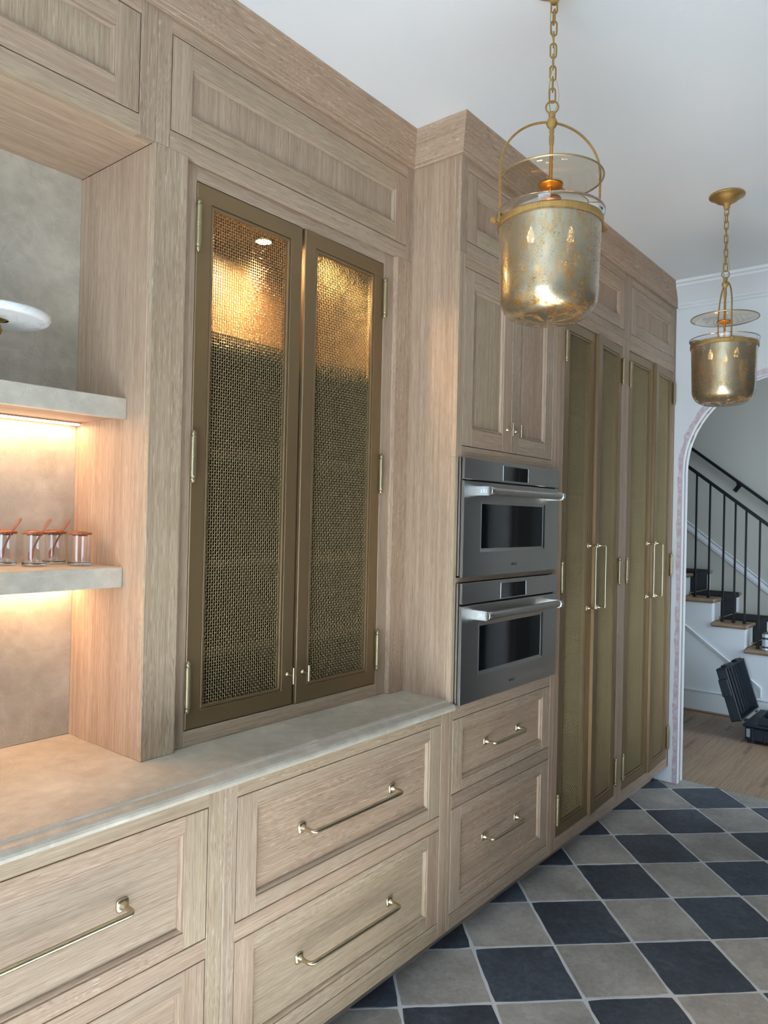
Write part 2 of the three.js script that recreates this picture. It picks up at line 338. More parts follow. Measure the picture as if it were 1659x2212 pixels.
M.marble = (() => { const N = makeNoise(71), S = 512; const b = baseNoise(S, (u, v) => { const a = N.fbm(u * 4, v * 10, 4, 10, 5); return mix3([232, 232, 231], [176, 176, 178], sstep(0.5, 0.8, a)); }); return new THREE.MeshStandardMaterial({ name: 'grey_veined_marble', map: canvasTex(strokes(S, b, [{ n: 120, len: 120, steps: 10, curl: 0.8, angle: 0.3, spread: 0.8, color: '#8e8f94', alpha: 0.35, w: 1.2 }]), 3, 3), roughness: 0.3 }); })();
M.brass = new THREE.MeshStandardMaterial({ name: 'polished_brass', color: 0xb08a3a, metalness: 1, roughness: 0.22 });

// ------------------------------------------------------------------ room shell
const X0 = -0.62, XR = 3.2, ZA = -4.67, ZA2 = -4.775, ZB = 2.4, CEIL = 3.065;
struct('wall_left', box(X0 - 0.15, X0, 0, CEIL, ZA2, ZB + 0.15, 0.001), M.plaster);
struct('wall_right', box(XR, XR + 0.15, 0, CEIL, ZA2, ZB + 0.15, 0.001), std('grey_wall_paint', 0x5c5e60, 0.7));
struct('ceiling', box(X0 - 0.15, XR + 0.15, CEIL, CEIL + 0.15, ZA, ZB + 0.15, 0.001), M.ceiling);
{ // back wall with a glazed garden door
  const x0 = 0.7, x1 = 2.6, y1 = 2.45;
  struct('wall_back', [box(X0, x0, 0, CEIL, ZB, ZB + 0.15, 0.001), box(x1, XR, 0, CEIL, ZB, ZB + 0.15, 0.001), box(x0, x1, y1, CEIL, ZB, ZB + 0.15, 0.001)], M.plaster);
  const w = struct('window_1', ring2(x0, x1, 0, y1, 0.055, ZB + 0.03, ZB + 0.09), M.trimwhite);
  const add = (n, g, m) => { const q = new THREE.Mesh(g, m); q.name = n; w.add(q); };
  add('mullion', box((x0 + x1) / 2 - 0.05, (x0 + x1) / 2 + 0.05, 0.05, y1 - 0.05, ZB + 0.03, ZB + 0.09), M.trimwhite);
  for (const cx of [x0 + 0.5, x1 - 0.5]) add('muntin', box(cx - 0.012, cx + 0.012, 0.05, y1 - 0.05, ZB + 0.045, ZB + 0.075), M.trimwhite);
  for (const cy of [0.5, 0.98, 1.46, 1.94]) add('muntin', box(x0 + 0.05, x1 - 0.05, cy - 0.012, cy + 0.012, ZB + 0.045, ZB + 0.075), M.trimwhite);
  for (const [a, b] of [[x0 + 0.055, (x0 + x1) / 2 - 0.05], [(x0 + x1) / 2 + 0.05, x1 - 0.055]]) add('pane', box(a, b, 0.055, y1 - 0.055, ZB + 0.0595, ZB + 0.0605, 0.0001), M.clear);
}
function ring2(x0, x1, y0, y1, w, z0, z1) { return join([box(x0, x0 + w, y0, y1, z0, z1), box(x1 - w, x1, y0, y1, z0, z1), box(x0 + w, x1 - w, y1 - w, y1, z0, z1), box(x0 + w, x1 - w, y0, y0 + w, z0, z1)]); }

// floor: grout bed with every tile its own piece, laid on the diagonal
const floor = struct('floor', box(X0 - 0.15, XR + 0.15, -0.12, -0.0028, ZA2, ZB + 0.15, 0.0005), M.grout);
{
  const phi = -0.781098, s = 0.31151, o = [0.4776, -2.36486], a = [Math.sin(phi), -Math.cos(phi)], b = [Math.cos(phi), Math.sin(phi)];
  const node = (i, j) => [o[0] + s * (i * a[0] + j * b[0]), o[1] + s * (i * a[1] + j * b[1])];
  const clip = (poly, f) => { const out = []; for (let k = 0; k < poly.length; k++) { const p = poly[k], q = poly[(k + 1) % poly.length], fp = f(p), fq = f(q); if (fp >= 0) out.push(p); if (fp * fq < 0) { const t = fp / (fp - fq); out.push([p[0] + (q[0] - p[0]) * t, p[1] + (q[1] - p[1]) * t]); } } return out; };
  let count = 0;
  for (let i = -16; i < 12; i++) for (let j = -12; j < 16; j++) {
    const c = node(i + 0.5, j + 0.5);
    if (c[0] < -0.35 || c[0] > XR + 0.3 || c[1] < ZA2 - 0.3 || c[1] > ZB + 0.3) continue;
    const gap = 0.0036, per = 6; let poly = [];
    const crn = [[i, j], [i + 1, j], [i + 1, j + 1], [i, j + 1]].map(([p, q]) => node(p, q));
    for (let e = 0; e < 4; e++) for (let k = 0; k < per; k++) {
      const t = k / per, A = crn[e], B = crn[(e + 1) % 4]; let p = [A[0] + (B[0] - A[0]) * t, A[1] + (B[1] - A[1]) * t];
      const inn = gap + (k === 0 ? rr(0.001, 0.006) : rr(-0.001, 0.0022)), d = [c[0] - p[0], c[1] - p[1]], l = Math.hypot(...d);
      const m = k === 0 ? inn * 1.3 : inn * 1.05; p = [p[0] + d[0] / l * m, p[1] + d[1] / l * m]; poly.push(p);
    }
    const right = (p) => XR - 0.002 - p[0], left = (p) => p[0] + 0.084, back = (p) => ZB - 0.002 - p[1], arch = (p) => p[1] - (ZA2 + 0.004), wallL = (p) => (p[0] < 0.062 && c[0] < 0.02 ? p[1] - (ZA + 0.001) : 1);
    for (const f of [right, left, back, arch]) poly = clip(poly, f);
    if (c[1] < ZA + 0.2) { if (c[0] < 0.0) poly = clip(poly, (p) => p[1] - (ZA + 0.001)); if (c[0] > 1.2) poly = clip(poly, (p) => p[1] - (ZA + 0.001)); }
    if (poly.length < 3) continue;
    const area = poly.reduce((t, p, k) => { const q = poly[(k + 1) % poly.length]; return t + p[0] * q[1] - q[0] * p[1]; }, 0) / 2;
    if (Math.abs(area) < 0.0006) continue;
    if (area > 0) poly.reverse();
    const g = new TriBuf(), y = rr(-0.0008, 0.0008), tilt = [rr(-0.002, 0.002), rr(-0.002, 0.002)], off = [rr(0, 5), rr(0, 5)];
    const H = (p) => [p[0], y + (p[0] - c[0]) * tilt[0] + (p[1] - c[1]) * tilt[1], p[1]];
    const inset = poly.map((p) => { const d = [c[0] - p[0], c[1] - p[1]], l = Math.hypot(...d) || 1, k = Math.min(0.0028, l * 0.2); return [p[0] + d[0] / l * k, p[1] + d[1] / l * k]; });
    const uv = (p) => [p[0] + off[0], p[1] + off[1]];
    const mid = poly.reduce((t, p) => [t[0] + p[0] / poly.length, t[1] + p[1] / poly.length], [0, 0]);
    for (let k = 0; k < poly.length; k++) {
      const q = (k + 1) % poly.length, A = H(inset[k]), B = H(inset[q]), C = H(poly[k]), D = H(poly[q]); C[1] -= 0.0045; D[1] -= 0.0045;
      g.tri(H(mid), A, B, [0, 1, 0], uv(mid), uv(inset[k]), uv(inset[q]));
      const n = norm(cross(subv(C, A), subv(B, A))); g.tri(A, C, B, n, uv(inset[k]), uv(poly[k]), uv(inset[q])); g.tri(B, C, D, n, uv(inset[q]), uv(poly[k]), uv(poly[q]));
    }
    const set = ((i + j) % 2 + 2) % 2 === 0 ? M.beige : M.slate, m = new THREE.Mesh(g.geo(), set[Math.floor(rnd() * 3)]);
    m.name = 'tile'; floor.add(m); count++;
  }
}

// arch wall, with the unfinished plaster edge
const AX0 = 0.056, AX1 = 1.177, AR = (AX1 - AX0) / 2, AXC = (AX0 + AX1) / 2, AYC = 1.93;
function archShape(grow, pts = 28) { const r = AR + grow, s = []; s.push([AXC - r, 0]); for (let k = 0; k <= pts; k++) { const a = Math.PI - Math.PI * k / pts; s.push([AXC + r * Math.cos(a), AYC + r * Math.sin(a)]); } s.push([AXC + r, 0]); return s; }
function archLayer(grow, z0, z1, x0 = X0, x1 = XR) {
  const pts = archShape(grow), sh = new THREE.Shape(); sh.moveTo(x0, 0); sh.lineTo(pts[0][0], 0); for (const p of pts.slice(1)) sh.lineTo(...p); sh.lineTo(x1, 0); sh.lineTo(x1, CEIL); sh.lineTo(x0, CEIL); sh.closePath();
  const g = new THREE.ExtrudeGeometry(sh, { depth: z1 - z0, bevelEnabled: false, steps: 1 }); return g.translate(0, 0, z0);
}
const studWood = new THREE.MeshStandardMaterial({ name: 'raw_stud_wood', map: OAKTEX[0].map, roughness: 0.8, color: new THREE.Color().setRGB(0.95, 0.8, 0.62) });
M.compound = (() => { const N = makeNoise(17); const t = paint(512, 512, (u, v) => { const a = N.fbm(u * 10, v * 10, 10, 10, 4), b = N(u * 90, v * 200, 90, 200); return [...mix3([206, 176, 186], [226, 220, 222], clamp01(a * 1.7 - 0.35 + (b - 0.5) * 0.4)), b]; }, 5, 5); return new THREE.MeshStandardMaterial({ name: 'pink_joint_compound', map: t.map, bumpMap: t.bump, bumpScale: 0.0012, roughness: 0.9 }); })();
const archWall = struct('wall_arch', archLayer(0, ZA - 0.036, ZA), M.plaster);
{
  const addTo = (n, g, m) => { const q = new THREE.Mesh(g, m); q.name = n; archWall.add(q); return q; };
  addTo('stud_framing', archLayer(0.007, ZA - 0.074, ZA - 0.036), studWood);
  addTo('hall_plaster', archLayer(0.001, ZA2, ZA - 0.074), M.plaster);
  // ragged band of compound round the opening
  const N = makeNoise(9), b = new TriBuf(), inn = archShape(0.0, 60), P = [];
  const path = []; for (let k = 0; k <= 40; k++) path.push([AX0, AYC * k / 40, -1, 0]);
  for (let k = 1; k <= 60; k++) { const a = Math.PI - Math.PI * k / 60; path.push([AXC + AR * Math.cos(a), AYC + AR * Math.sin(a), Math.cos(a), Math.sin(a)]); }
  for (let k = 1; k <= 40; k++) path.push([AX1, AYC * (1 - k / 40), 1, 0]);
  path.forEach(([x, y, nx, ny], k) => { const w = 0.03 + 0.012 * (N(k * 0.7, 1, 256, 8) - 0.5) + 0.006 * (rnd() - 0.5), e = 0.002 * rnd(); P.push([[x + nx * e, y + ny * e, ZA + 0.0012], [x + nx * w, y + ny * w, ZA + 0.0005]]); });
  for (let k = 0; k + 1 < P.length; k++) { const [A, B] = P[k], [C, D] = P[k + 1], q = (p) => [p[0], p[1]], n = [0, 0, 1]; b.tri(A, C, B, n, q(A), q(C), q(B)); b.tri(B, C, D, n, q(B), q(C), q(D)); }
  addTo('compound_band', b.geo(), M.compound);
  // bare blocking in the head of the arch
  for (const a of [2.78, 2.62, 2.45, 2.3, 1.6, 1.35, 1.1]) { const w = rr(0.02, 0.045), g = box(-0.004, 0.003, -w / 2, w / 2, ZA - 0.07, ZA - 0.04, 0.001); g.rotateZ(a); const r = AR + 0.004; g.translate(AXC + r * Math.cos(a), AYC + r * Math.sin(a), 0); addTo('wood_block', g, studWood); }
}
// white plaster cornice on the arch wall
const CORN = [[0.0, 2.93], [0.012, 2.932], [0.016, 2.945], [0.026, 2.95], [0.03, 2.96], [0.05, 2.978], [0.08, 3.0], [0.112, 3.02], [0.14, 3.034], [0.146, 3.046], [0.162, 3.05], [0.168, 3.065]];
struct('trim_1', sweepPlan([[0.0, ZA], [XR, ZA]], CORN, 1), M.trimwhite);
const cornAt = (y) => { for (let k = 0; k + 1 < CORN.length; k++) if (y >= CORN[k][1] && y <= CORN[k + 1][1]) { const t = (y - CORN[k][1]) / (CORN[k + 1][1] - CORN[k][1] || 1); return CORN[k][0] + t * (CORN[k + 1][0] - CORN[k][0]); } return 0; };

// ------------------------------------------------------------------ cabinet joinery
const U = -0.22, UI = -0.24, T = 0.022, CZ = -1.106; // upper face, recessed inner frame, board thickness, niche side
const Y0 = 0.098, YJ = 2.583, YC = 2.95;
// a framed oak front (drawer or door): stiles, rails, recessed panel and bead, set flush in its opening
function oakFront(parent, name, x, z0, z1, y0, y1, sw, rw, panelGrain, kinds = {}) {
  const g = sub(parent, name), lo = Math.min(z0, z1), hi = Math.max(z0, z1), b = x - T;
  const sm = () => anyOak(kinds.stile ?? -1), rm = () => anyOak(kinds.rail ?? -1);
  part(g, 'stile', box(b, x, y0, y1, hi - sw, hi, 0.0012, 'y'), sm());
  part(g, 'stile', box(b, x, y0, y1, lo, lo + sw, 0.0012, 'y'), sm());
  part(g, 'rail', box(b, x - 0.0002, y0, y0 + rw, lo + sw, hi - sw, 0.0008, 'z'), rm());
  part(g, 'rail', box(b, x - 0.0002, y1 - rw, y1, lo + sw, hi - sw, 0.0008, 'z'), rm());
  part(g, 'panel', box(x - T + 0.001, x - 0.0135, y0 + rw - 0.004, y1 - rw + 0.004, lo + sw - 0.004, hi - sw + 0.004, 0.0008, panelGrain), anyOak(kinds.panel ?? 2));
  part(g, 'bead', ring(lo + sw, hi - sw, y0 + rw, y1 - rw, [[0, x - 0.0005], [0.0006, x - 0.004], [0.002, x - 0.0035], [0.0045, x - 0.0038], [0.008, x - 0.0065], [0.0105, x - 0.0105], [0.0108, x - 0.0136]]), anyOak(0));
  return g;
}
// bar pull with square rosettes; axis 'z' or 'y', centre c at face x
function barPull(parent, x, y, z, len, axis, out, r, ros) {
  const d = axis === 'z' ? [0, 0, 1] : [0, 1, 0], P = (o, t) => [x + o, y + d[1] * t, z + d[2] * t], h = len / 2, list = [];
  const path = bentPath([P(0.004, -h), P(out, -h), P(out, h), P(0.004, h)], r * 2.4, 5);
  list.push(polyTube(path, r, 12));
  for (const s of [-1, 1]) {
    const p = P(0, s * h);
    const pr = [[0, 0.0065], [ros * 0.55, 0.0062], [ros * 0.85, 0.0045], [ros, 0.0028], [ros, 0.0]];
    const sq = new THREE.LatheGeometry(pr.map((q) => new THREE.Vector2(q[0], q[1])).reverse(), 32);
    const pp = sq.attributes.position; for (let k = 0; k < pp.count; k++) { const X = pp.getX(k), Z = pp.getZ(k), rr0 = Math.hypot(X, Z); if (rr0 > 1e-6) { const a = Math.atan2(Z, X), e = 1 / Math.pow(Math.pow(Math.abs(Math.cos(a)), 4) + Math.pow(Math.abs(Math.sin(a)), 4), 0.25); pp.setX(k, X * e); pp.setZ(k, Z * e); } }
    sq.computeVertexNormals(); sq.rotateZ(-Math.PI / 2); sq.translate(...p); list.push(sq);
    const cone = new THREE.CylinderGeometry(r * 1.0, r * 1.75, 0.012, 14); cone.rotateZ(-Math.PI / 2); cone.translate(p[0] + 0.011, p[1], p[2]); list.push(cone);
  }
  return part(parent, 'handle', list, M.nickel);
}
function tKnob(parent, x, y, z) {
  const l = []; const pr = [[0.0, 0.0], [0.0085, 0.0], [0.0085, 0.002], [0.0055, 0.005], [0.0042, 0.009], [0.0042, 0.028]];
  const c = new THREE.LatheGeometry(pr.map((q) => new THREE.Vector2(...q)), 18); c.rotateZ(-Math.PI / 2); c.translate(x, y, z); l.push(c);
  l.push(bar([x + 0.029, y - 0.026, z], [x + 0.029, y + 0.026, z], 0.0044, 14), bar([x + 0.029, y - 0.006, z], [x + 0.029, y + 0.006, z], 0.0052, 14));
  return part(parent, 'knob', l, M.nickel);
}
// woven wire: one block of two rows, repeated up the opening
function weave(W, Hh, pitch, r) {
  const nv = Math.floor(W / pitch), p = W / nv, rows = Math.round(Hh / p / 2) * 2, q = Hh / rows, A = r * 0.98, list = [];
  const tubeAlong = (pts, closedSides = 5) => {
    const b = new TriBuf(), rings = pts.map((c, i) => {
      const a = pts[Math.max(0, i - 1)], d = pts[Math.min(pts.length - 1, i + 1)], t = norm(subv(d, a)), e1 = norm(cross(t, [1, 0.001, 0.002])), e2 = cross(t, e1);
      return Array.from({ length: closedSides }, (_, k) => { const w = 2 * Math.PI * k / closedSides, n = [0, 1, 2].map((m) => e1[m] * Math.cos(w) + e2[m] * Math.sin(w)); return [[c[0] + n[0] * r, c[1] + n[1] * r, c[2] + n[2] * r], n]; });
    });
    const g = { p: [], n: [], u: [] };
    for (let i = 0; i + 1 < rings.length; i++) for (let k = 0; k < closedSides; k++) {
      const [a, na] = rings[i][k], [c, nc] = rings[i][(k + 1) % closedSides], [d, nd] = rings[i + 1][k], [e, ne] = rings[i + 1][(k + 1) % closedSides];
      g.p.push(...a, ...c, ...d, ...c, ...e, ...d); g.n.push(...na, ...nc, ...nd, ...nc, ...ne, ...nd); g.u.push(...new Array(12).fill(0));
    }
    const o = new THREE.BufferGeometry(); o.setAttribute('position', new THREE.Float32BufferAttribute(g.p, 3)); o.setAttribute('normal', new THREE.Float32BufferAttribute(g.n, 3)); o.setAttribute('uv', new THREE.Float32BufferAttribute(g.u, 2)); return o;
  };
  for (let i = 0; i <= nv; i++) { const s = i % 2 ? -1 : 1, pts = []; for (let k = 0; k <= 8; k++) { const y = k / 4; pts.push([A * s * Math.cos(Math.PI * (y - 0.5)), y * q, i * p]); } list.push(tubeAlong(pts)); }
  for (const row of [0, 1]) { const pts = [], n = nv * 4; for (let k = 0; k <= n; k++) { const i = k / 4; pts.push([-A * (row ? -1 : 1) * Math.cos(Math.PI * i), (row + 0.5) * q, i * p]); } list.push(tubeAlong(pts)); }
  // crossing rule: vertical wire i at row j sits in front when i + j is even
  return { geo: join(list), n: rows / 2, step: q * 2 };
}
// bronze door in its own axes: hinge edge at z = 0, leaf towards sgn * z, front at x = 0, foot at y = 0
function meshDoor(parent, W, H, sgn, w1, w2, hingeYs, open = 0) {
  const g = sub(parent, 'door'), z0 = sgn > 0 ? 0 : -W, z1 = sgn > 0 ? W : 0, t = 0.024;
  g.rotation.y = open;
  part0(g, 'frame', ring(z0, z1, 0, H, [[0, -t], [0, -0.0022], [0.0022, 0], [w1 - 0.001, 0], [w1, -0.001], [w1 + 0.0002, -0.0045], [w1 + 0.0022, -0.0045], [w1 + 0.0024, -0.0022], [w1 + 0.0034, -0.0012], [w2 - 0.002, -0.0012], [w2, -0.003], [w2, -t]], true), M.bronze);
  const mw = W - 2 * w2 + 0.012, mh = H - 2 * w2 + 0.012, k = weave(mw, mh, 0.0084, 0.0012);
  const im = new THREE.InstancedMesh(k.geo, M.wire, k.n); im.name = 'wire_mesh'; im.userData = { kind: 'stuff' };
  const m4 = new THREE.Matrix4(); for (let i = 0; i < k.n; i++) { m4.makeTranslation(-0.0125, w2 - 0.006 + i * k.step, z0 + w2 - 0.006); im.setMatrixAt(i, m4); }
  g.add(im);
  for (const hy of hingeYs) {
    const r = 0.0088, L = 0.073, pr = [[0, -L - 0.003], [0.0012, -L - 0.002], [0.003, -L + 0.0002], [0.0062, -L + 0.003], [0.0078, -L + 0.008], [0.0066, -L + 0.013], [0.0055, -L + 0.0145], [r, -L + 0.0155], [r, -L + 0.021], [r - 0.0006, -L + 0.0215], [r - 0.0006, -L + 0.0225], [r, -L + 0.023], [r, -0.0035], [r - 0.0007, -0.003], [r - 0.0007, -0.002], [r, -0.0015]];
    const all = [...pr, ...pr.slice().reverse().map(([a, b]) => [a, -b])];
    const geo = [lathe(all, 0.009, hy, 0, 20), box(-0.006, 0.006, hy + 0.0, hy + 0.05, sgn * 0.0005, sgn * 0.0035, 0.0004)];
    part0(g, 'hinge', geo, M.hinge);
  }
  return g;
}
function part0(parent, name, geo, mat) { if (Array.isArray(geo)) geo = join(geo); const m = new THREE.Mesh(geo, mat); m.name = name; parent.add(m); return m; }
const board = (parent, name, x0, x1, y0, y1, z0, z1, grain, mat = anyOak()) => part(parent, name, box(x0, x1, y0, y1, z0, z1, 0.0012, grain), mat);
const XB = -0.6; // backs of the cabinets

// --- base cabinet under the open shelves
{
  const c = thing('base_cabinet', 'limed oak base cabinet with two wide drawers under the lit open shelves', 'cabinet', [-0.3, 0, -0.73]);
  part(c, 'carcass', [box(XB, -T, Y0, Y0 + 0.018, -1.208, -0.252), box(XB, -T, 0.884, 0.902, -1.208, -0.252), box(XB, -T, Y0 + 0.018, 0.884, -0.27, -0.252), box(XB, -T, Y0 + 0.018, 0.884, -1.208, -1.19), box(XB, XB + 0.012, Y0 + 0.018, 0.884, -1.19, -0.27)], M.inside);
  board(c, 'toe_kick', -0.105, -0.085, 0.001, Y0, -1.21, -0.25, 'z', oakOf(0, 3));
  board(c, 'stile', -T, 0, Y0, 0.902, -1.2097, -1.163, 'y', oakOf(1, 2)); board(c, 'stile', -T, 0, Y0, 0.902, -0.297, -0.25, 'y', oakOf(0, 0));
  board(c, 'rail', -T, -0.0002, Y0, 0.153, -1.163, -0.297, 'z', oakOf(0, 0)); board(c, 'rail', -T, -0.0002, 0.488, 0.536, -1.163, -0.297, 'z', oakOf(0, 4)); board(c, 'rail', -T, -0.0002, 0.865, 0.902, -1.163, -0.297, 'z', oakOf(0, 2));
  const d1 = oakFront(c, 'drawer', -0.0005, -0.2995, -1.1603, 0.5385, 0.8625, 0.067, 0.041, 'z', { stile: 0, rail: 1, panel: 0 });
  barPull(d1, -0.0135, 0.706, -0.73, 0.41, 'z', 0.05, 0.0064, 0.0155);
  const d2 = oakFront(c, 'drawer', -0.0005, -0.2995, -1.1603, 0.1555, 0.4855, 0.067, 0.045, 'z', { stile: 2, rail: 0, panel: 0 });
  barPull(d2, -0.0135, 0.332, -0.73, 0.41, 'z', 0.05, 0.0064, 0.0155);
}
// --- base cabinet under the mesh doors
{
  const c = thing('base_cabinet', 'limed oak base cabinet with two drawers under the mesh door cabinet', 'cabinet', [-0.3, 0, -1.72]);
  part(c, 'carcass', [box(XB, -T, Y0, Y0 + 0.018, -2.233, -1.212), box(XB, -T, 0.884, 0.902, -2.233, -1.212), box(XB, -T, Y0 + 0.018, 0.884, -1.23, -1.212), box(XB, -T, Y0 + 0.018, 0.884, -2.233, -2.215), box(XB, XB + 0.012, Y0 + 0.018, 0.884, -2.215, -1.23)], M.inside);
  board(c, 'toe_kick', -0.105, -0.085, 0.001, Y0, -2.2345, -1.2105, 'z', oakOf(0, 3));
  board(c, 'stile', -T, 0, Y0, 0.902, -1.254, -1.2103, 'y', oakOf(1, 0)); board(c, 'stile', -T, 0, Y0, 0.902, -2.2347, -2.183, 'y', oakOf(0, 1));
  board(c, 'rail', -T, -0.0002, Y0, 0.153, -2.183, -1.254, 'z', oakOf(0, 2)); board(c, 'rail', -T, -0.0002, 0.488, 0.5355, -2.183, -1.254, 'z', oakOf(0, 4)); board(c, 'rail', -T, -0.0002, 0.865, 0.902, -2.183, -1.254, 'z', oakOf(1, 2));
  const d1 = oakFront(c, 'drawer', -0.0005, -1.2563, -2.1807, 0.538, 0.8625, 0.067, 0.042, 'z', { stile: 0, rail: 0, panel: 1 });
  barPull(d1, -0.0135, 0.704, -1.7105, 0.414, 'z', 0.05, 0.0064, 0.0155);
  const d2 = oakFront(c, 'drawer', -0.0005, -1.2563, -2.1807, 0.1555, 0.4855, 0.067, 0.045, 'z', { stile: 0, rail: 1, panel: 0 });
  barPull(d2, -0.0135, 0.331, -1.7105, 0.414, 'z', 0.05, 0.0064, 0.0155);
}
// --- continuous stone worktop with an ogee front
{
  const prof = [[-0.596, 0.9025], [0.011, 0.9025], [0.0155, 0.906], [0.0165, 0.913], [0.015, 0.919], [0.0105, 0.9245], [0.003, 0.928], [-0.006, 0.9305], [-0.013, 0.9335], [-0.016, 0.937], [-0.0195, 0.9385], [-0.024, 0.94], [-0.596, 0.94]];
  const mk = (pts, za, zb) => { const sh = new THREE.Shape(); pts.forEach((p, i) => (i ? sh.lineTo(...p) : sh.moveTo(...p))); sh.closePath(); const g = new THREE.ExtrudeGeometry(sh, { depth: za - zb, bevelEnabled: false, steps: 1, curveSegments: 4 }); g.translate(0, 0, zb); const p = g.attributes.position, u = g.attributes.uv, n = g.attributes.normal; for (let i = 0; i < p.count; i++) { if (Math.abs(n.getY(i)) > 0.75) u.setXY(i, p.getZ(i), p.getX(i)); else if (Math.abs(n.getZ(i)) > 0.75) u.setXY(i, p.getX(i), p.getY(i)); else u.setXY(i, p.getZ(i), p.getY(i) + 0.3 - p.getX(i)); } return g; };
  const nose = prof.slice(1, 8).concat([[-0.0005, 0.93], [-0.0005, 0.9025]]).filter((p) => p[0] > -0.002);
  single('worktop', 'taupe quartzite worktop with a moulded front edge along the base drawers', 'worktop', [mk(prof, 0.25, -2.2345), mk([[0.0005, 0.9025], [0.011, 0.9025], [0.0155, 0.906], [0.0165, 0.913], [0.015, 0.919], [0.0105, 0.9245], [0.0005, 0.928]], -2.2345, -2.246)], M.slab, [-0.29, 0.9025, -1.0]);
}
// --- stone splashback, floating shelves, strips
single('splashback', 'tall taupe quartzite splashback slab behind the open shelves', 'splashback', box(X0 + 0.001, -0.596, 0.9405, 2.5828, -1.1058, 0.25, 0.0008, 'y', [0.35, 0.2]), M.stone, [-0.61, 0.9405, -0.4]);
function shelf(y0, y1, label) {
  const s = thing('floating_shelf', label, 'shelf', [-0.46, y0, -0.45]);
  part(s, 'slab', box(-0.5955, -0.327, y0 + 0.0165, y1, -1.1055, 0.2, 0.0015, 'z'), M.slab);
  part(s, 'fascia', box(-0.347, -0.3268, y0, y1 - 0.001, -1.1055, 0.2, 0.0012, 'z', [0.2 + y0, 0.4]), M.slab);
  const u = part(s, 'underside', box(-0.5955, -0.3472, y0 + 0.005, y0 + 0.0163, -1.1055, 0.2, 0.0006, 'z'), oakOf(2, 1)); u.userData.label = 'oak underside';
  return s;
}
shelf(1.8525, 1.909, 'upper floating quartzite shelf, thick edged, carrying the cake stand');
shelf(1.3935, 1.448, 'lower floating quartzite shelf, thick edged, carrying the glass jars');
M.led = new THREE.MeshStandardMaterial({ name: 'led_strip_lens', color: 0xfff1d8, emissive: new THREE.Color().setRGB(1, 0.72, 0.4), emissiveIntensity: 9, roughness: 0.5 });
for (const [y, label] of [[1.8575, 'warm white light strip glowing under the upper stone shelf'], [1.3985, 'warm white light strip hidden under the lower stone shelf']]) {
  const t = thing('light_strip', label, 'light', [-0.565, y - 0.008, -0.45]);
  part(t, 'housing', box(-0.578, -0.556, y - 0.0045, y - 0.0003, -1.1, 0.19, 0.0005, 'z'), M.steelbright);
  part(t, 'diffuser', box(-0.5755, -0.5585, y - 0.009, y - 0.0045, -1.098, 0.188, 0.0012, 'z'), M.led);
  areaLight('light_strip_glow', [1, 0.57, 0.3], 95, 0.016, 1.28, [-0.567, y - 0.0105, -0.455], [-0.567, 0, -0.4551]).rotation.set(-Math.PI / 2, 0, 0);
}
// --- niche: oak upper cabinet over the shelves
{
  const c = thing('wall_cabinet', 'limed oak wall cabinet over the open shelves, one panelled door at the ceiling', 'cabinet', [-0.4, YJ, -0.5]);
  part(c, 'carcass', [box(XB, U - T, 2.622, 2.632, -1.104, 0.25), box(XB, U - T, 2.632, 3.04, -1.104, -1.086), box(XB, XB + 0.012, 2.632, 3.04, -1.086, 0.25)], M.inside);
  board(c, 'soffit', X0 + 0.001, U - T - 0.0004, YJ, 2.6, -1.1057, 0.25, 'z', oakOf(2, 1));
  board(c, 'stile', U - T, U, YJ, 3.049, -1.1057, -1.0565, 'y', oakOf(1, 3)); board(c, 'stile', U - T, U, YJ, 3.049, -0.25, -0.2, 'y');
  board(c, 'rail', U - T, U - 0.0002, YJ, 2.6335, -1.0565, -0.25, 'z', oakOf(0, 2)); board(c, 'rail', U - T, U - 0.0002, 2.8965, 3.049, -1.0565, -0.25, 'z', oakOf(0, 1)); board(c, 'end_board', U - T, U - 0.0002, YJ, 3.049, -0.2, 0.25, 'z', oakOf(0, 0));
  oakFront(c, 'door', U - 0.0005, -0.2528, -1.0537, 2.6363, 2.8937, 0.067, 0.064, 'y', { stile: 0, rail: 0, panel: 2 });
}
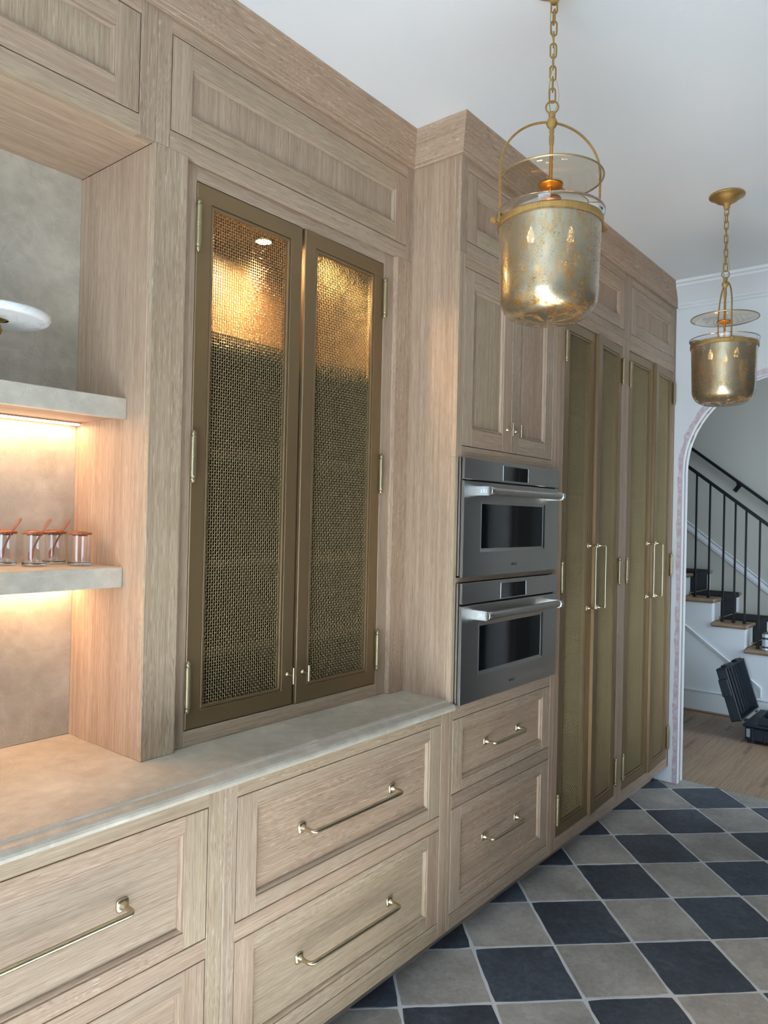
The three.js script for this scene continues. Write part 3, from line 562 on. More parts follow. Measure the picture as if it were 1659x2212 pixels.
// --- mesh door display cabinet
{
  const za = CZ, zb = -2.2345;
  const c = thing('display_cabinet', 'limed oak wall cabinet with two bronze wire mesh doors standing on the worktop', 'cabinet', [-0.4, 0.9405, -1.67]);
  part(c, 'side_panel', box(X0 + 0.002, U - T, 0.9405, YJ, za - 0.018, za, 0.0008, 'y', [1.3, 0.6]), oakOf(2, 1));
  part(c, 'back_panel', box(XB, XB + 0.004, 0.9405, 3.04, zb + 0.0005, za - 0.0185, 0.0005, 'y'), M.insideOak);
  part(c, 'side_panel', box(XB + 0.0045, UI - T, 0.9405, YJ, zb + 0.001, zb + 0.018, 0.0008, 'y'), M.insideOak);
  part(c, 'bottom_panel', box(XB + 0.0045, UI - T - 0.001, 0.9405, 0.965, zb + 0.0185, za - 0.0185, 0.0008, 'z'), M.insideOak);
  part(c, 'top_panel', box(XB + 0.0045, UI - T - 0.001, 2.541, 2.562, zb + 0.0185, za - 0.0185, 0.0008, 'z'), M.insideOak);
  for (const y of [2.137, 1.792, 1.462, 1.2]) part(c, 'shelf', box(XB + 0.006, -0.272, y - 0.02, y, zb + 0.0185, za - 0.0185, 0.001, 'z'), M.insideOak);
  // lower face frame
  board(c, 'stile', U - T, U, 0.9405, YJ - 0.0004, -1.21, za, 'y', oakOf(1, 2)); board(c, 'stile', U - T, U, 0.9405, YJ - 0.0004, zb, -2.147, 'y', oakOf(1, 1));
  board(c, 'inner_stile', UI - T, UI, 0.9405, YJ - 0.0004, -1.2548, -1.2102, 'y', oakOf(0, 3)); board(c, 'inner_stile', UI - T, UI, 0.9405, YJ - 0.0004, -2.1468, -2.0925, 'y', oakOf(0, 3));
  board(c, 'inner_rail', UI - T, UI - 0.0002, 2.5405, YJ - 0.0004, -2.0925, -1.2548, 'z', oakOf(0, 0)); board(c, 'inner_rail', UI - T, UI - 0.0002, 0.9405, 0.9845, -2.0925, -1.2548, 'z', oakOf(0, 2));
  // upper face frame and panelled flap
  board(c, 'stile', U - T, U, YJ, 3.049, -1.1505, za - 0.0003, 'y', oakOf(1, 3)); board(c, 'stile', U - T, U, YJ, 3.049, zb, -2.1965, 'y', oakOf(1, 3));
  board(c, 'rail', U - T, U - 0.0002, YJ, 2.633, -2.1965, -1.1505, 'z', oakOf(0, 0)); board(c, 'rail', U - T, U - 0.0002, 2.8945, 3.049, -2.1965, -1.1505, 'z', oakOf(0, 4));
  board(c, 'soffit', UI - T, U - T, YJ + 0.0002, 2.6, -2.1965, -1.1505, 'z', oakOf(0, 3));
  oakFront(c, 'flap_door', U - 0.0005, -1.1532, -2.1938, 2.6358, 2.8917, 0.0655, 0.0635, 'y', { stile: 0, rail: 0, panel: 2 });
  const l = meshDoor(c, 0.4145, 1.5505, -1, 0.05, 0.0615, [0.122, 0.772, 1.424]); l.position.set(UI + 0.4, 0.9875 - 0.9405, -1.2575 + 1.67);
  tKnob0(l, 0.099, -0.391);
  const r = meshDoor(c, 0.4105, 1.5505, 1, 0.05, 0.0615, [0.122, 0.772, 1.424], 0.016); r.position.set(UI + 0.4, 0.9875 - 0.9405, -2.0905 + 1.67);
  tKnob0(r, 0.099, 0.38);
}
function tKnob0(g, y, z) { const h = new THREE.Group(); const m = tKnob(h, 0, y, z); g.add(m); return m; }
{
  const t = thing('puck_light', 'round warm puck light under the top of the mesh door cabinet', 'light', [-0.43, 2.541, -1.67]);
  part(t, 'ring', lathe([[0.027, 2.541], [0.034, 2.541], [0.034, 2.536], [0.031, 2.5335], [0.027, 2.5335]], -0.43, 0, -1.67, 32), M.steelbright);
  M.puck = new THREE.MeshStandardMaterial({ name: 'puck_lens', color: 0xfff3da, emissive: new THREE.Color().setRGB(1, 0.8, 0.5), emissiveIntensity: 30, roughness: 0.5 });
  part(t, 'lens', lathe([[0, 2.5345], [0.026, 2.5345], [0.0268, 2.5365], [0.0268, 2.5405], [0, 2.5405]], -0.43, 0, -1.67, 32), M.puck);
  const s = new THREE.SpotLight(new THREE.Color().setRGB(1, 0.66, 0.28), 21, 0, 1.5, 1, 2); s.name = 'puck_glow'; s.position.set(-0.43, 2.531, -1.67); s.target.position.set(-0.44, 1, -1.67); s.shadow.radius = 1.2; scene.add(s, s.target);
}
// --- oven tower
{
  const za = -2.235, zb = -3.0655;
  const c = thing('oven_tower', 'tall limed oak cabinet holding the two steel ovens, drawers below and doors above', 'cabinet', [-0.3, 0, -2.65]);
  part(c, 'side_panel', box(XB, -T - 0.0003, Y0, 3.049, za - 0.018, za - 0.0003, 0.0008, 'y', [0.8, 0.4]), oakOf(2, 4));
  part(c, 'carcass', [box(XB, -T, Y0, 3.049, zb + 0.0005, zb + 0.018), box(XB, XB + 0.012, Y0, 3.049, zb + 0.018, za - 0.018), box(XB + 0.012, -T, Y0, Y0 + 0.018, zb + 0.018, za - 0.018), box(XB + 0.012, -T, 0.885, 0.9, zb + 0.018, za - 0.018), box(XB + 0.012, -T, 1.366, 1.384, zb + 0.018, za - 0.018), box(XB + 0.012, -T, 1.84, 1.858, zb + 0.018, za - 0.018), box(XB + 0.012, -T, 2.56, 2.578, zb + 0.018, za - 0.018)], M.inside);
  board(c, 'toe_kick', -0.105, -0.085, 0.001, Y0, -2.734, za, 'z', oakOf(0, 3)); board(c, 'toe_kick', -0.105, -0.085, 0.001, Y0, zb, -2.737, 'z', oakOf(0, 3));
  board(c, 'stile', -T, 0, Y0, 1.8285, -2.2545, za, 'y', oakOf(0, 2)); board(c, 'stile', -T, 0, 1.8285, YJ - 0.0005, -2.2745, za, 'y', oakOf(0, 2)); board(c, 'stile', -T, 0, YJ, 3.049, -2.2795, za, 'y', oakOf(1, 3));
  board(c, 'stile', -T, 0, Y0, YJ - 0.0005, zb, -3.034, 'y', oakOf(0, 1)); board(c, 'stile', -T, 0, YJ, 3.049, zb, -3.02, 'y', oakOf(0, 3)); board(c, 'stile', -T, 0, 1.8285, YJ - 0.0005, -3.0338, -3.0045, 'y', oakOf(0, 0));
  const R = (y0, y1, a, b, t) => board(c, 'rail', -T, -0.0002, y0, y1, b, a, 'z', oakOf(t[0], t[1]));
  R(Y0, 0.1515, -2.2545, -3.034, [0, 3]); R(0.538, 0.5885, -2.2545, -3.034, [1, 3]); R(0.8645, 0.9165, -2.2545, -3.034, [0, 0]); R(1.3655, 1.3845, -2.2545, -3.034, [0, 4]);
  R(1.8285, 1.8705, -2.2745, -3.0045, [0, 1]); R(2.535, YJ - 0.0005, -2.2745, -3.0045, [0, 4]); R(YJ, 2.629, -2.2795, -3.02, [0, 0]); R(2.8915, 3.049, -2.2795, -3.02, [0, 1]);
  oakFront(c, 'flap_door', -0.0005, -2.2822, -3.0173, 2.6318, 2.8887, 0.0665, 0.064, 'y', { stile: 0, rail: 0, panel: 2 });
  const dl = oakFront(c, 'door', -0.0005, -2.2772, -2.6355, 1.8733, 2.5322, 0.0655, 0.0665, 'y', { stile: 0, rail: 0, panel: 2 });
  const dr = oakFront(c, 'door', -0.0005, -2.6385, -3.0018, 1.8733, 2.5322, 0.0655, 0.0665, 'y', { stile: 1, rail: 0, panel: 1 });
  tKnob(dl, -0.0005, 1.964, -2.6035); tKnob(dr, -0.0005, 1.964, -2.6715);
  const d1 = oakFront(c, 'drawer', -0.0005, -2.2572, -3.0313, 0.5913, 0.8618, 0.067, 0.039, 'z', { stile: 1, rail: 1, panel: 0 });
  barPull(d1, -0.0135, 0.7295, -2.636, 0.256, 'z', 0.048, 0.006, 0.0145);
  const d2 = oakFront(c, 'drawer', -0.0005, -2.2572, -3.0313, 0.1542, 0.5353, 0.067, 0.05, 'z', { stile: 0, rail: 1, panel: 1 });
  barPull(d2, -0.0135, 0.355, -2.636, 0.256, 'z', 0.048, 0.006, 0.0145);
}
// --- pantry with four mesh doors
{
  const za = -3.066, zb = -4.668;
  const c = thing('pantry_cabinet', 'tall limed oak pantry with four bronze wire mesh doors beside the arch', 'cabinet', [-0.3, 0, -3.87]);
  const inn = M.inside;
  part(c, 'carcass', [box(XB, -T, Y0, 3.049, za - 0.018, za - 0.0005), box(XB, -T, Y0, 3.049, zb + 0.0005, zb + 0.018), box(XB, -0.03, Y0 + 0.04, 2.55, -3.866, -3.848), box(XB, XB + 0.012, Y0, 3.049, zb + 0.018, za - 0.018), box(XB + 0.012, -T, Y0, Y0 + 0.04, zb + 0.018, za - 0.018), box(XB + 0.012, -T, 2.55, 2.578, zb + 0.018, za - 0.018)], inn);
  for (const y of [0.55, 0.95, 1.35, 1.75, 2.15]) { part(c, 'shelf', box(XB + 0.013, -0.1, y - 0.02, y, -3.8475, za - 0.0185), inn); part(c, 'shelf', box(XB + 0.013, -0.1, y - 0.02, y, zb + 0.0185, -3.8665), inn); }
  board(c, 'toe_kick', -0.105, -0.085, 0.001, Y0, zb, za, 'z', oakOf(0, 3));
  board(c, 'stile', -T, 0, Y0, YJ - 0.0005, -3.1155, za, 'y', oakOf(0, 4)); board(c, 'stile', -T, 0, Y0, YJ - 0.0005, -3.9055, -3.807, 'y', oakOf(0, 4)); board(c, 'stile', -T, 0, Y0, YJ - 0.0005, -4.648, -4.634, 'y', oakOf(0, 3));
  board(c, 'scribe', -T, -0.004, Y0, 2.94, -4.656, -4.6485, 'y', oakOf(0, 3)); board(c, 'scribe', -T, 0.001, Y0, 2.94, zb, -4.6565, 'y', oakOf(0, 3));
  board(c, 'stile', -T, 0, YJ, 3.049, -3.1135, za, 'y', oakOf(0, 3)); board(c, 'stile', -T, 0, YJ, 3.049, -3.9185, -3.824, 'y', oakOf(0, 3)); board(c, 'stile', -T, 0, YJ, 2.945, -4.648, -4.635, 'y', oakOf(0, 3));
  for (const [a, b, a2, b2] of [[-3.1155, -3.807, -3.1135, -3.824], [-3.9055, -4.634, -3.9185, -4.635]]) {
    board(c, 'rail', -T, -0.0002, Y0, 0.1545, b, a, 'z', oakOf(1, 3)); board(c, 'rail', -T, -0.0002, 2.534, YJ - 0.0005, b, a, 'z', oakOf(0, 4));
    board(c, 'rail', -T, -0.0002, YJ, 2.6255, b2, a2, 'z', oakOf(0, 3)); board(c, 'rail', -T, -0.0002, 2.89, b2 < -4.5 ? 2.945 : 3.049, b2, a2, 'z', oakOf(0, 3));
    oakFront(c, 'flap_door', -0.0005, a2 - 0.0027, b2 + 0.0027, 2.6283, 2.8873, 0.0665, 0.064, 'y', { stile: 0, rail: 0, panel: 2 });
  }
  const H = 2.3735, hs = [0.124, 1.187, 2.247], P = (g, z) => g.position.set(0.3 - 0.0005, 0.1575, z + 3.87);
  const open = 0.05;
  let d = meshDoor(c, 0.3445, H, -1, 0.046, 0.058, hs); P(d, -3.1185); pull0(d, -0.2975);
  d = meshDoor(c, 0.3395, H, 1, 0.046, 0.058, hs, open); P(d, -3.8045); pull0(d, 0.3075);
  d = meshDoor(c, 0.3745, H, -1, 0.046, 0.058, hs); P(d, -3.9085); pull0(d, -0.321);
  d = meshDoor(c, 0.3445, H, 1, 0.046, 0.058, hs, open); P(d, -4.6315); pull0(d, 0.305);
  function pull0(g, z) { const h = new THREE.Group(), m = barPull(h, 0, 1.174, z, 0.305, 'y', 0.042, 0.0042, 0.0125); g.add(m); }
}
// --- oak crown running round the cabinet tops
{
  const prof = [[0.0006, 2.936], [0.012, 2.936], [0.0135, 2.938], [0.0135, 2.952], [0.0155, 2.9535], [0.024, 2.985], [0.032, 3.015], [0.04, 3.042], [0.046, 3.0645], [0.0006, 3.0645]];
  const m = oakOf(1, 4);
  struct('trim_2', sweepPlan([[U, 0.25], [U, -2.235], [0, -2.235], [0, ZA]], prof, 1, (y) => cornAt(y), [0.31, 0.2], true), m);
}

// ------------------------------------------------------------------ ovens
const font = await new FontLoader().loadAsync('fonts/droid/droid_sans_bold.typeface.json');
function oven(label, y0, y1, gapY0, gapY1, wy0, wy1, dy0, dy1, handleY) {
  const za = -2.2565, zb = -3.0325, xf = 0.024, ins = -0.0, c = thing('wall_oven', label, 'oven', [0, y0, -2.64]);
  part(c, 'body', box(-0.5, -T - 0.004, y0 + 0.012, y1 - 0.012, zb + 0.03, za - 0.03, 0.002), M.black);
  part(c, 'side_trim', box(0.0003, 0.009, y0 + 0.004, y1, za - 0.014, za - 0.0006, 0.0006), M.steel); part(c, 'side_trim', box(0.0003, 0.009, y0 + 0.004, y1, zb, zb + 0.014, 0.0006), M.steel);
  part(c, 'gasket', box(0.0005, 0.012, y0 + 0.002, y1 - 0.003, zb + 0.015, za - 0.0148, 0.001), M.black);
  const p = sub(c, 'control_panel');
  part(p, 'fascia', box(0.0125, xf, gapY1, y1, zb + 0.002, za - 0.003, 0.0014, 'z'), M.steel);
  part(p, 'display', box(xf - 0.001, xf + 0.0006, dy0, dy1, -2.7425, -2.5405, 0.0004), M.blackglass);
  part(p, 'display_frame', ring(-2.7455, -2.5375, dy0 - 0.003, dy1 + 0.003, [[0, xf + 0.0001], [0.0004, xf + 0.0012], [0.0026, xf + 0.0012], [0.003, xf + 0.0002]]), M.steel);
  const d = sub(c, 'door');
  // door skin with a bevelled window
  const zA = za - 0.003, zB = zb + 0.002, wz0 = -2.89, wz1 = -2.392;
  const skin = ringRect(zB, zA, y0, gapY0, wz0 - 0.014, wz1 + 0.014, wy0 - 0.014, wy1 + 0.014, xf);
  part(d, 'skin', [skin, ring(wz0 - 0.014, wz1 + 0.014, wy0 - 0.014, wy1 + 0.014, [[0, xf], [0.0135, xf - 0.0042], [0.014, xf - 0.008]]), ring(zB, zA, y0, gapY0, [[0, 0.0125], [0, xf - 0.0012], [0.0012, xf]])], M.steel);
  part(d, 'window', box(xf - 0.009, xf - 0.005, wy0 - 0.001, wy1 + 0.001, wz0 - 0.001, wz1 + 0.001, 0.0003), M.blackglass);
  const t = new TextGeometry('WOLF', { font, size: 0.0098, depth: 0.0005, curveSegments: 3 }); t.computeBoundingBox(); const w = t.boundingBox.max.x; t.scale(1.25, 1, 1); t.rotateY(Math.PI / 2); t.translate(xf + 0.0002, y0 + 0.033, -2.64 + w * 0.62);
  part(d, 'lettering', t, M.etch);
  // handle: square-backed brackets with round bar
  const hx = xf + 0.056, L0 = -2.348, L1 = -2.962, h = sub(d, 'handle');
  const brk = (z) => { const sh = new THREE.Shape(), a = 0.0165; sh.moveTo(0, -a); sh.lineTo(0.05, -a); sh.absarc(0.05, 0, a, -Math.PI / 2, Math.PI / 2, false); sh.lineTo(0, a); sh.closePath(); const g = new THREE.ExtrudeGeometry(sh, { depth: 0.02, bevelEnabled: true, bevelSize: 0.0012, bevelThickness: 0.0012, bevelSegments: 2, curveSegments: 12 }); g.translate(xf + 0.0002, handleY, z); return g; };
  const hm = [brk(L0 - 0.02), brk(L1), bar([xf + 0.0502, handleY, L0 - 0.02], [xf + 0.0502, handleY, L1 + 0.02], 0.0148, 24)];
  part(h, 'bar', hm[2], M.steel); part(h, 'bracket', hm[0], M.steelbright); part(h, 'bracket', hm[1], M.steelbright);
  const em = []; const ez = L0 + 0.0014, ex = xf + 0.031, E = (x0, x1, a0, a1) => em.push(box(ex + x0, ex + x1, handleY + a0, handleY + a1, ez, ez + 0.0007, 0.0001));
  E(-0.0125, -0.0085, -0.0065, 0.006); E(0.0085, 0.0125, -0.0065, 0.006); E(-0.0085, 0.0085, -0.0065, -0.0035); E(-0.0145, -0.0125, -0.0085, -0.0045); E(0.0125, 0.0145, -0.0085, -0.0045);
  const dg = box(-0.0042, 0.0042, -0.0042, 0.0042, ez, ez + 0.0007, 0.0001); dg.rotateZ(Math.PI / 4); dg.translate(ex, handleY + 0.002, 0); em.push(dg);
  part(h, 'emblem', em, M.etchpale);
}
// flat face with a rectangular hole at x
function ringRect(z0, z1, y0, y1, a0, a1, b0, b1, x) {
  const b = new TriBuf(), n = [1, 0, 0], O = [[z0 + 0.0012, y0 + 0.0012], [z1 - 0.0012, y0 + 0.0012], [z1 - 0.0012, y1 - 0.0012], [z0 + 0.0012, y1 - 0.0012]], I = [[a0, b0], [a1, b0], [a1, b1], [a0, b1]], P = (q) => [x, q[1], q[0]], u = (q) => [q[1], q[0]];
  for (let k = 0; k < 4; k++) { const j = (k + 1) % 4; b.tri(P(O[k]), P(I[j]), P(O[j]), n, u(O[k]), u(I[j]), u(O[j])); b.tri(P(O[k]), P(I[k]), P(I[j]), n, u(O[k]), u(I[k]), u(I[j])); }
  return b.geo();
}
oven('upper stainless wall oven with a black window, under the oak doors', 1.3865, 1.8275, 1.742, 1.748, 1.491, 1.659, 1.757, 1.813, 1.7075);
oven('lower stainless wall oven with a black window, above the oak drawers', 0.9185, 1.3645, 1.28, 1.287, 1.026, 1.197, 1.294, 1.35, 1.2435);

// ------------------------------------------------------------------ things on the shelves
{
  const x = -0.43, z = -0.8, y = 1.9095;
  const t = thing('cake_stand', 'marble topped cake stand on a brass pedestal, on the upper stone shelf', 'cake stand', [x, y, z]);
  part(t, 'pedestal', lathe([[0, y], [0.042, y], [0.042, y + 0.004], [0.034, y + 0.009], [0.02, y + 0.014], [0.009, y + 0.022], [0.0065, y + 0.04], [0.0065, y + 0.075], [0.009, y + 0.085], [0.008, y + 0.09], [0.006, y + 0.112], [0.007, y + 0.122], [0.0125, y + 0.128], [0.0162, y + 0.139], [0.0125, y + 0.15], [0.007, y + 0.155], [0.01, y + 0.16], [0.03, y + 0.163], [0, y + 0.163]], x, 0, z, 36), M.brass);
  const pl = lathe([[0, y + 0.1635], [0.116, y + 0.1635], [0.123, y + 0.167], [0.127, y + 0.174], [0.1265, y + 0.182], [0.123, y + 0.1855], [0, y + 0.1855]], x, 0, z, 64);
  const p = pl.attributes.position, u = pl.attributes.uv; for (let i = 0; i < p.count; i++) u.setXY(i, p.getX(i), p.getZ(i) + p.getY(i));
  const m = part(t, 'plate', pl, M.marble); m.userData.label = 'grey veined marble plate';
}
function spoonGeo(base, tip, bowlDir) { // wooden spoon from the bowl end (base) to the handle end (tip), flattened bowl
  const b = new TriBuf(), A = V3(base), B = V3(tip), ax = B.clone().sub(A), L = ax.length(); ax.normalize();
  const side = new THREE.Vector3().crossVectors(ax, V3(bowlDir)).normalize(), nr = new THREE.Vector3().crossVectors(side, ax).normalize(), N = 26, S = 10, rings = [];
  for (let i = 0; i <= N; i++) {
    const t = i / N, bow = 0.006 * Math.sin(Math.PI * t) - 0.005 * Math.pow(1 - t, 3), s = t * L;
    const w = t < 0.26 ? 0.0028 + 0.0072 * Math.sin(Math.PI * Math.min(1, (t + 0.015) / 0.285)) : t > 0.6 ? 0.0028 + 0.0022 * sstep(0.6, 0.85, t) * (t > 0.97 ? 0.6 : 1) : 0.0028, h = t < 0.26 ? 0.0022 : 0.0024 - 0.0007 * t;
    const c = A.clone().addScaledVector(ax, s).addScaledVector(nr, bow), ringP = [], e = i === 0 || i === N ? 0.25 : 1;
    for (let k = 0; k < S; k++) { const a = 2 * Math.PI * k / S; let d = h * Math.sin(a); if (t < 0.24 && Math.sin(a) > 0) d -= 0.003 * Math.sin(Math.PI * t / 0.24) * Math.sin(a); const q = c.clone().addScaledVector(side, w * e * Math.cos(a)).addScaledVector(nr, d * e); ringP.push([q.x, q.y, q.z]); }
    rings.push(ringP);
  }
  for (let i = 0; i < N; i++) for (let k = 0; k < S; k++) { const q = (k + 1) % S, a = rings[i][k], c = rings[i][q], d = rings[i + 1][k], e = rings[i + 1][q], n = norm(cross(subv(c, a), subv(d, a))), v = i / N * 0.1, v2 = (i + 1) / N * 0.1; b.tri(a, c, d, n, [0, v], [0.005, v], [0, v2]); b.tri(c, e, d, n, [0.005, v], [0.005, v2], [0, v2]); }
  for (const [r, f] of [[rings[0], 1], [rings[N], -1]]) for (let k = 1; k + 1 < S; k++) { const t = f > 0 ? [r[0], r[k + 1], r[k]] : [r[0], r[k], r[k + 1]]; b.tri(...t, norm(cross(subv(t[1], t[0]), subv(t[2], t[0]))), [0, 0], [0.01, 0], [0, 0.01]); }
  return b.geo();
}
{
  const jars = [[-0.548, -0.888, 'glass jar with a teak lid at the back of the lower shelf, leftmost of four', 'teak spoon leaning in the leftmost glass jar'], [-0.485, -0.938, 'front glass jar with a teak lid and spoon, second of four from the left', 'teak spoon leaning in the front glass jar, second from the left'], [-0.54, -1.021, 'glass jar with a teak lid and spoon tucked behind two others', 'teak spoon in the jar standing behind, broad bowl showing'], [-0.446, -1.045, 'glass jar with a teak lid and no spoon, nearest the oak side panel', null]];
  const y = 1.4485; let proto = null;
  for (const [x, z, label, spoon] of jars) {
    let t;
    if (!proto) {
      t = proto = thing('glass_jar', label, 'jar', [0, 0, 0], 'lidded glass jars on the lower shelf');
      part(t, 'glass', lathe([[0.0292, 0.0105], [0.0293, 0.083], [0.029, 0.0846], [0.0284, 0.0848], [0.0279, 0.084], [0.0278, 0.0112]], 0, 0, 0, 48), M.clear);
      part(t, 'foot', lathe([[0, 0.0002], [0.0255, 0.0002], [0.029, 0.0015], [0.0297, 0.004], [0.0294, 0.0103], [0.0262, 0.0104], [0, 0.0092]], 0, 0, 0, 48), M.jarglass);
      const sh = new THREE.Shape(); sh.absarc(0, 0, 0.0298, 0.2, Math.PI * 2 - 0.2, false); sh.lineTo(0.0215, -0.0045); sh.absarc(0.0215, 0, 0.0045, -Math.PI / 2, Math.PI / 2, true); sh.closePath();
      const lid = new THREE.ExtrudeGeometry(sh, { depth: 0.0035, bevelEnabled: true, bevelThickness: 0.0012, bevelSize: 0.001, bevelSegments: 2, curveSegments: 40 }); lid.rotateX(-Math.PI / 2); lid.translate(0, 0.0862, 0);
      const dome = lathe([[0, 0.0965], [0.012, 0.0958], [0.0205, 0.0935], [0.0236, 0.0908], [0.0238, 0.089], [0, 0.0885]], -0.003, 0, 0, 32);
      const inner = lathe([[0, 0.0848], [0.0268, 0.0848], [0.0268, 0.081], [0, 0.081]], -0.0, 0, 0, 40);
      const m = part(t, 'lid', [lid, dome, inner.scale(0.72, 1, 0.72)], M.teak); m.userData.label = 'teak lid';
    } else { t = proto.clone(); t.name = numbered('glass_jar'); t.userData = { label, category: 'jar', group: 'lidded glass jars on the lower shelf' }; scene.add(t); }
    t.position.set(x, y, z); t.rotation.y = 0.68;
    if (spoon) {
      const d = [0.777, -0.629], b = [x - d[0] * 0.017, y + 0.0135, z - d[1] * 0.017], tp = [x + d[0] * 0.043, y + 0.128, z + d[1] * 0.043];
      single('wooden_spoon', spoon, 'spoon', spoonGeo(b, tp, [0.6, 0.5, 0.75]), M.teak, [b[0], y + 0.012, b[2]], 'teak spoons standing in the glass jars');
    }
  }
}

// ------------------------------------------------------------------ pendants
const mercury = (() => {
  const N = makeNoise(301), Q = makeNoise(302), w = 1024, h = 512, c = new Uint8Array(w * h * 4), al = new Uint8Array(w * h * 4);
  for (let y = 0, i = 0; y < h; y++) for (let x = 0; x < w; x++, i += 4) {
    const u = x / w, v = y / h; // v runs up the jar
    const blot = Q.fbm(u * 12, v * 6, 12, 6, 5), zero = 0;
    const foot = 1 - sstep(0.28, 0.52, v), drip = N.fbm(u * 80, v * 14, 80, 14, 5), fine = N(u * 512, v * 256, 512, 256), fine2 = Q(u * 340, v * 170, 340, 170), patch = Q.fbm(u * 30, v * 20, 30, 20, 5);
    const gold = clamp01(sstep(0.48, 0.66, drip) * 0.6 + sstep(0.5, 0.64, patch) * sstep(0.4, 0.65, blot) * 0.6), glowFleck = sstep(0.55, 0.575, patch) * foot, speck = sstep(0.7, 0.82, fine2) * sstep(0.45, 0.6, blot + 0.05), mist = sstep(0.5, 0.75, fine) * sstep(0.46, 0.62, drip);
    let a = 1 - 0.5 * glowFleck - 0.42 * mist - 0.3 * speck;
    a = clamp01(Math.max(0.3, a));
    let k = mix3([182, 171, 144], [190, 150, 86], gold * 0.65); k = mix3(k, [232, 176, 92], glowFleck * 0.85); k = mix3(k, [112, 96, 72], speck * 0.45 * (1 - glowFleck)); k = mix3(k, [222, 190, 130], mist * 0.5);  // fleck gold: bulb glow behind gaps in the silvering, painted into the colour
    c[i] = k[0]; c[i + 1] = k[1]; c[i + 2] = k[2]; c[i + 3] = 255; al[i] = al[i + 1] = al[i + 2] = a * 255; al[i + 3] = 255;
  }
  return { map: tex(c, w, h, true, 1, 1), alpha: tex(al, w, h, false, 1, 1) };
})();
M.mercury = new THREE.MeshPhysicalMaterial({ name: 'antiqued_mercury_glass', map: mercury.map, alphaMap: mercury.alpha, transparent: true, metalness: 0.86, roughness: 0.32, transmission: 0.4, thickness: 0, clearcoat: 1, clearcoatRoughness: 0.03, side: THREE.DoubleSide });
M.bulb = new THREE.MeshStandardMaterial({ name: 'candle_bulb', color: 0xfff0d0, emissive: new THREE.Color().setRGB(1, 0.66, 0.3), emissiveIntensity: 22, roughness: 0.4 });
M.bulbDim = new THREE.MeshStandardMaterial({ name: 'dimmer_candle_bulb', color: 0xffe2b0, emissive: new THREE.Color().setRGB(1, 0.6, 0.24), emissiveIntensity: 4, roughness: 0.4 });
M.sleeve = new THREE.MeshStandardMaterial({ name: 'gilt_candle_sleeve', color: 0xe0a850, roughness: 0.5, metalness: 0.4 });
M.cord = std('clear_gold_flex', 0xa59a4e, 0.4);
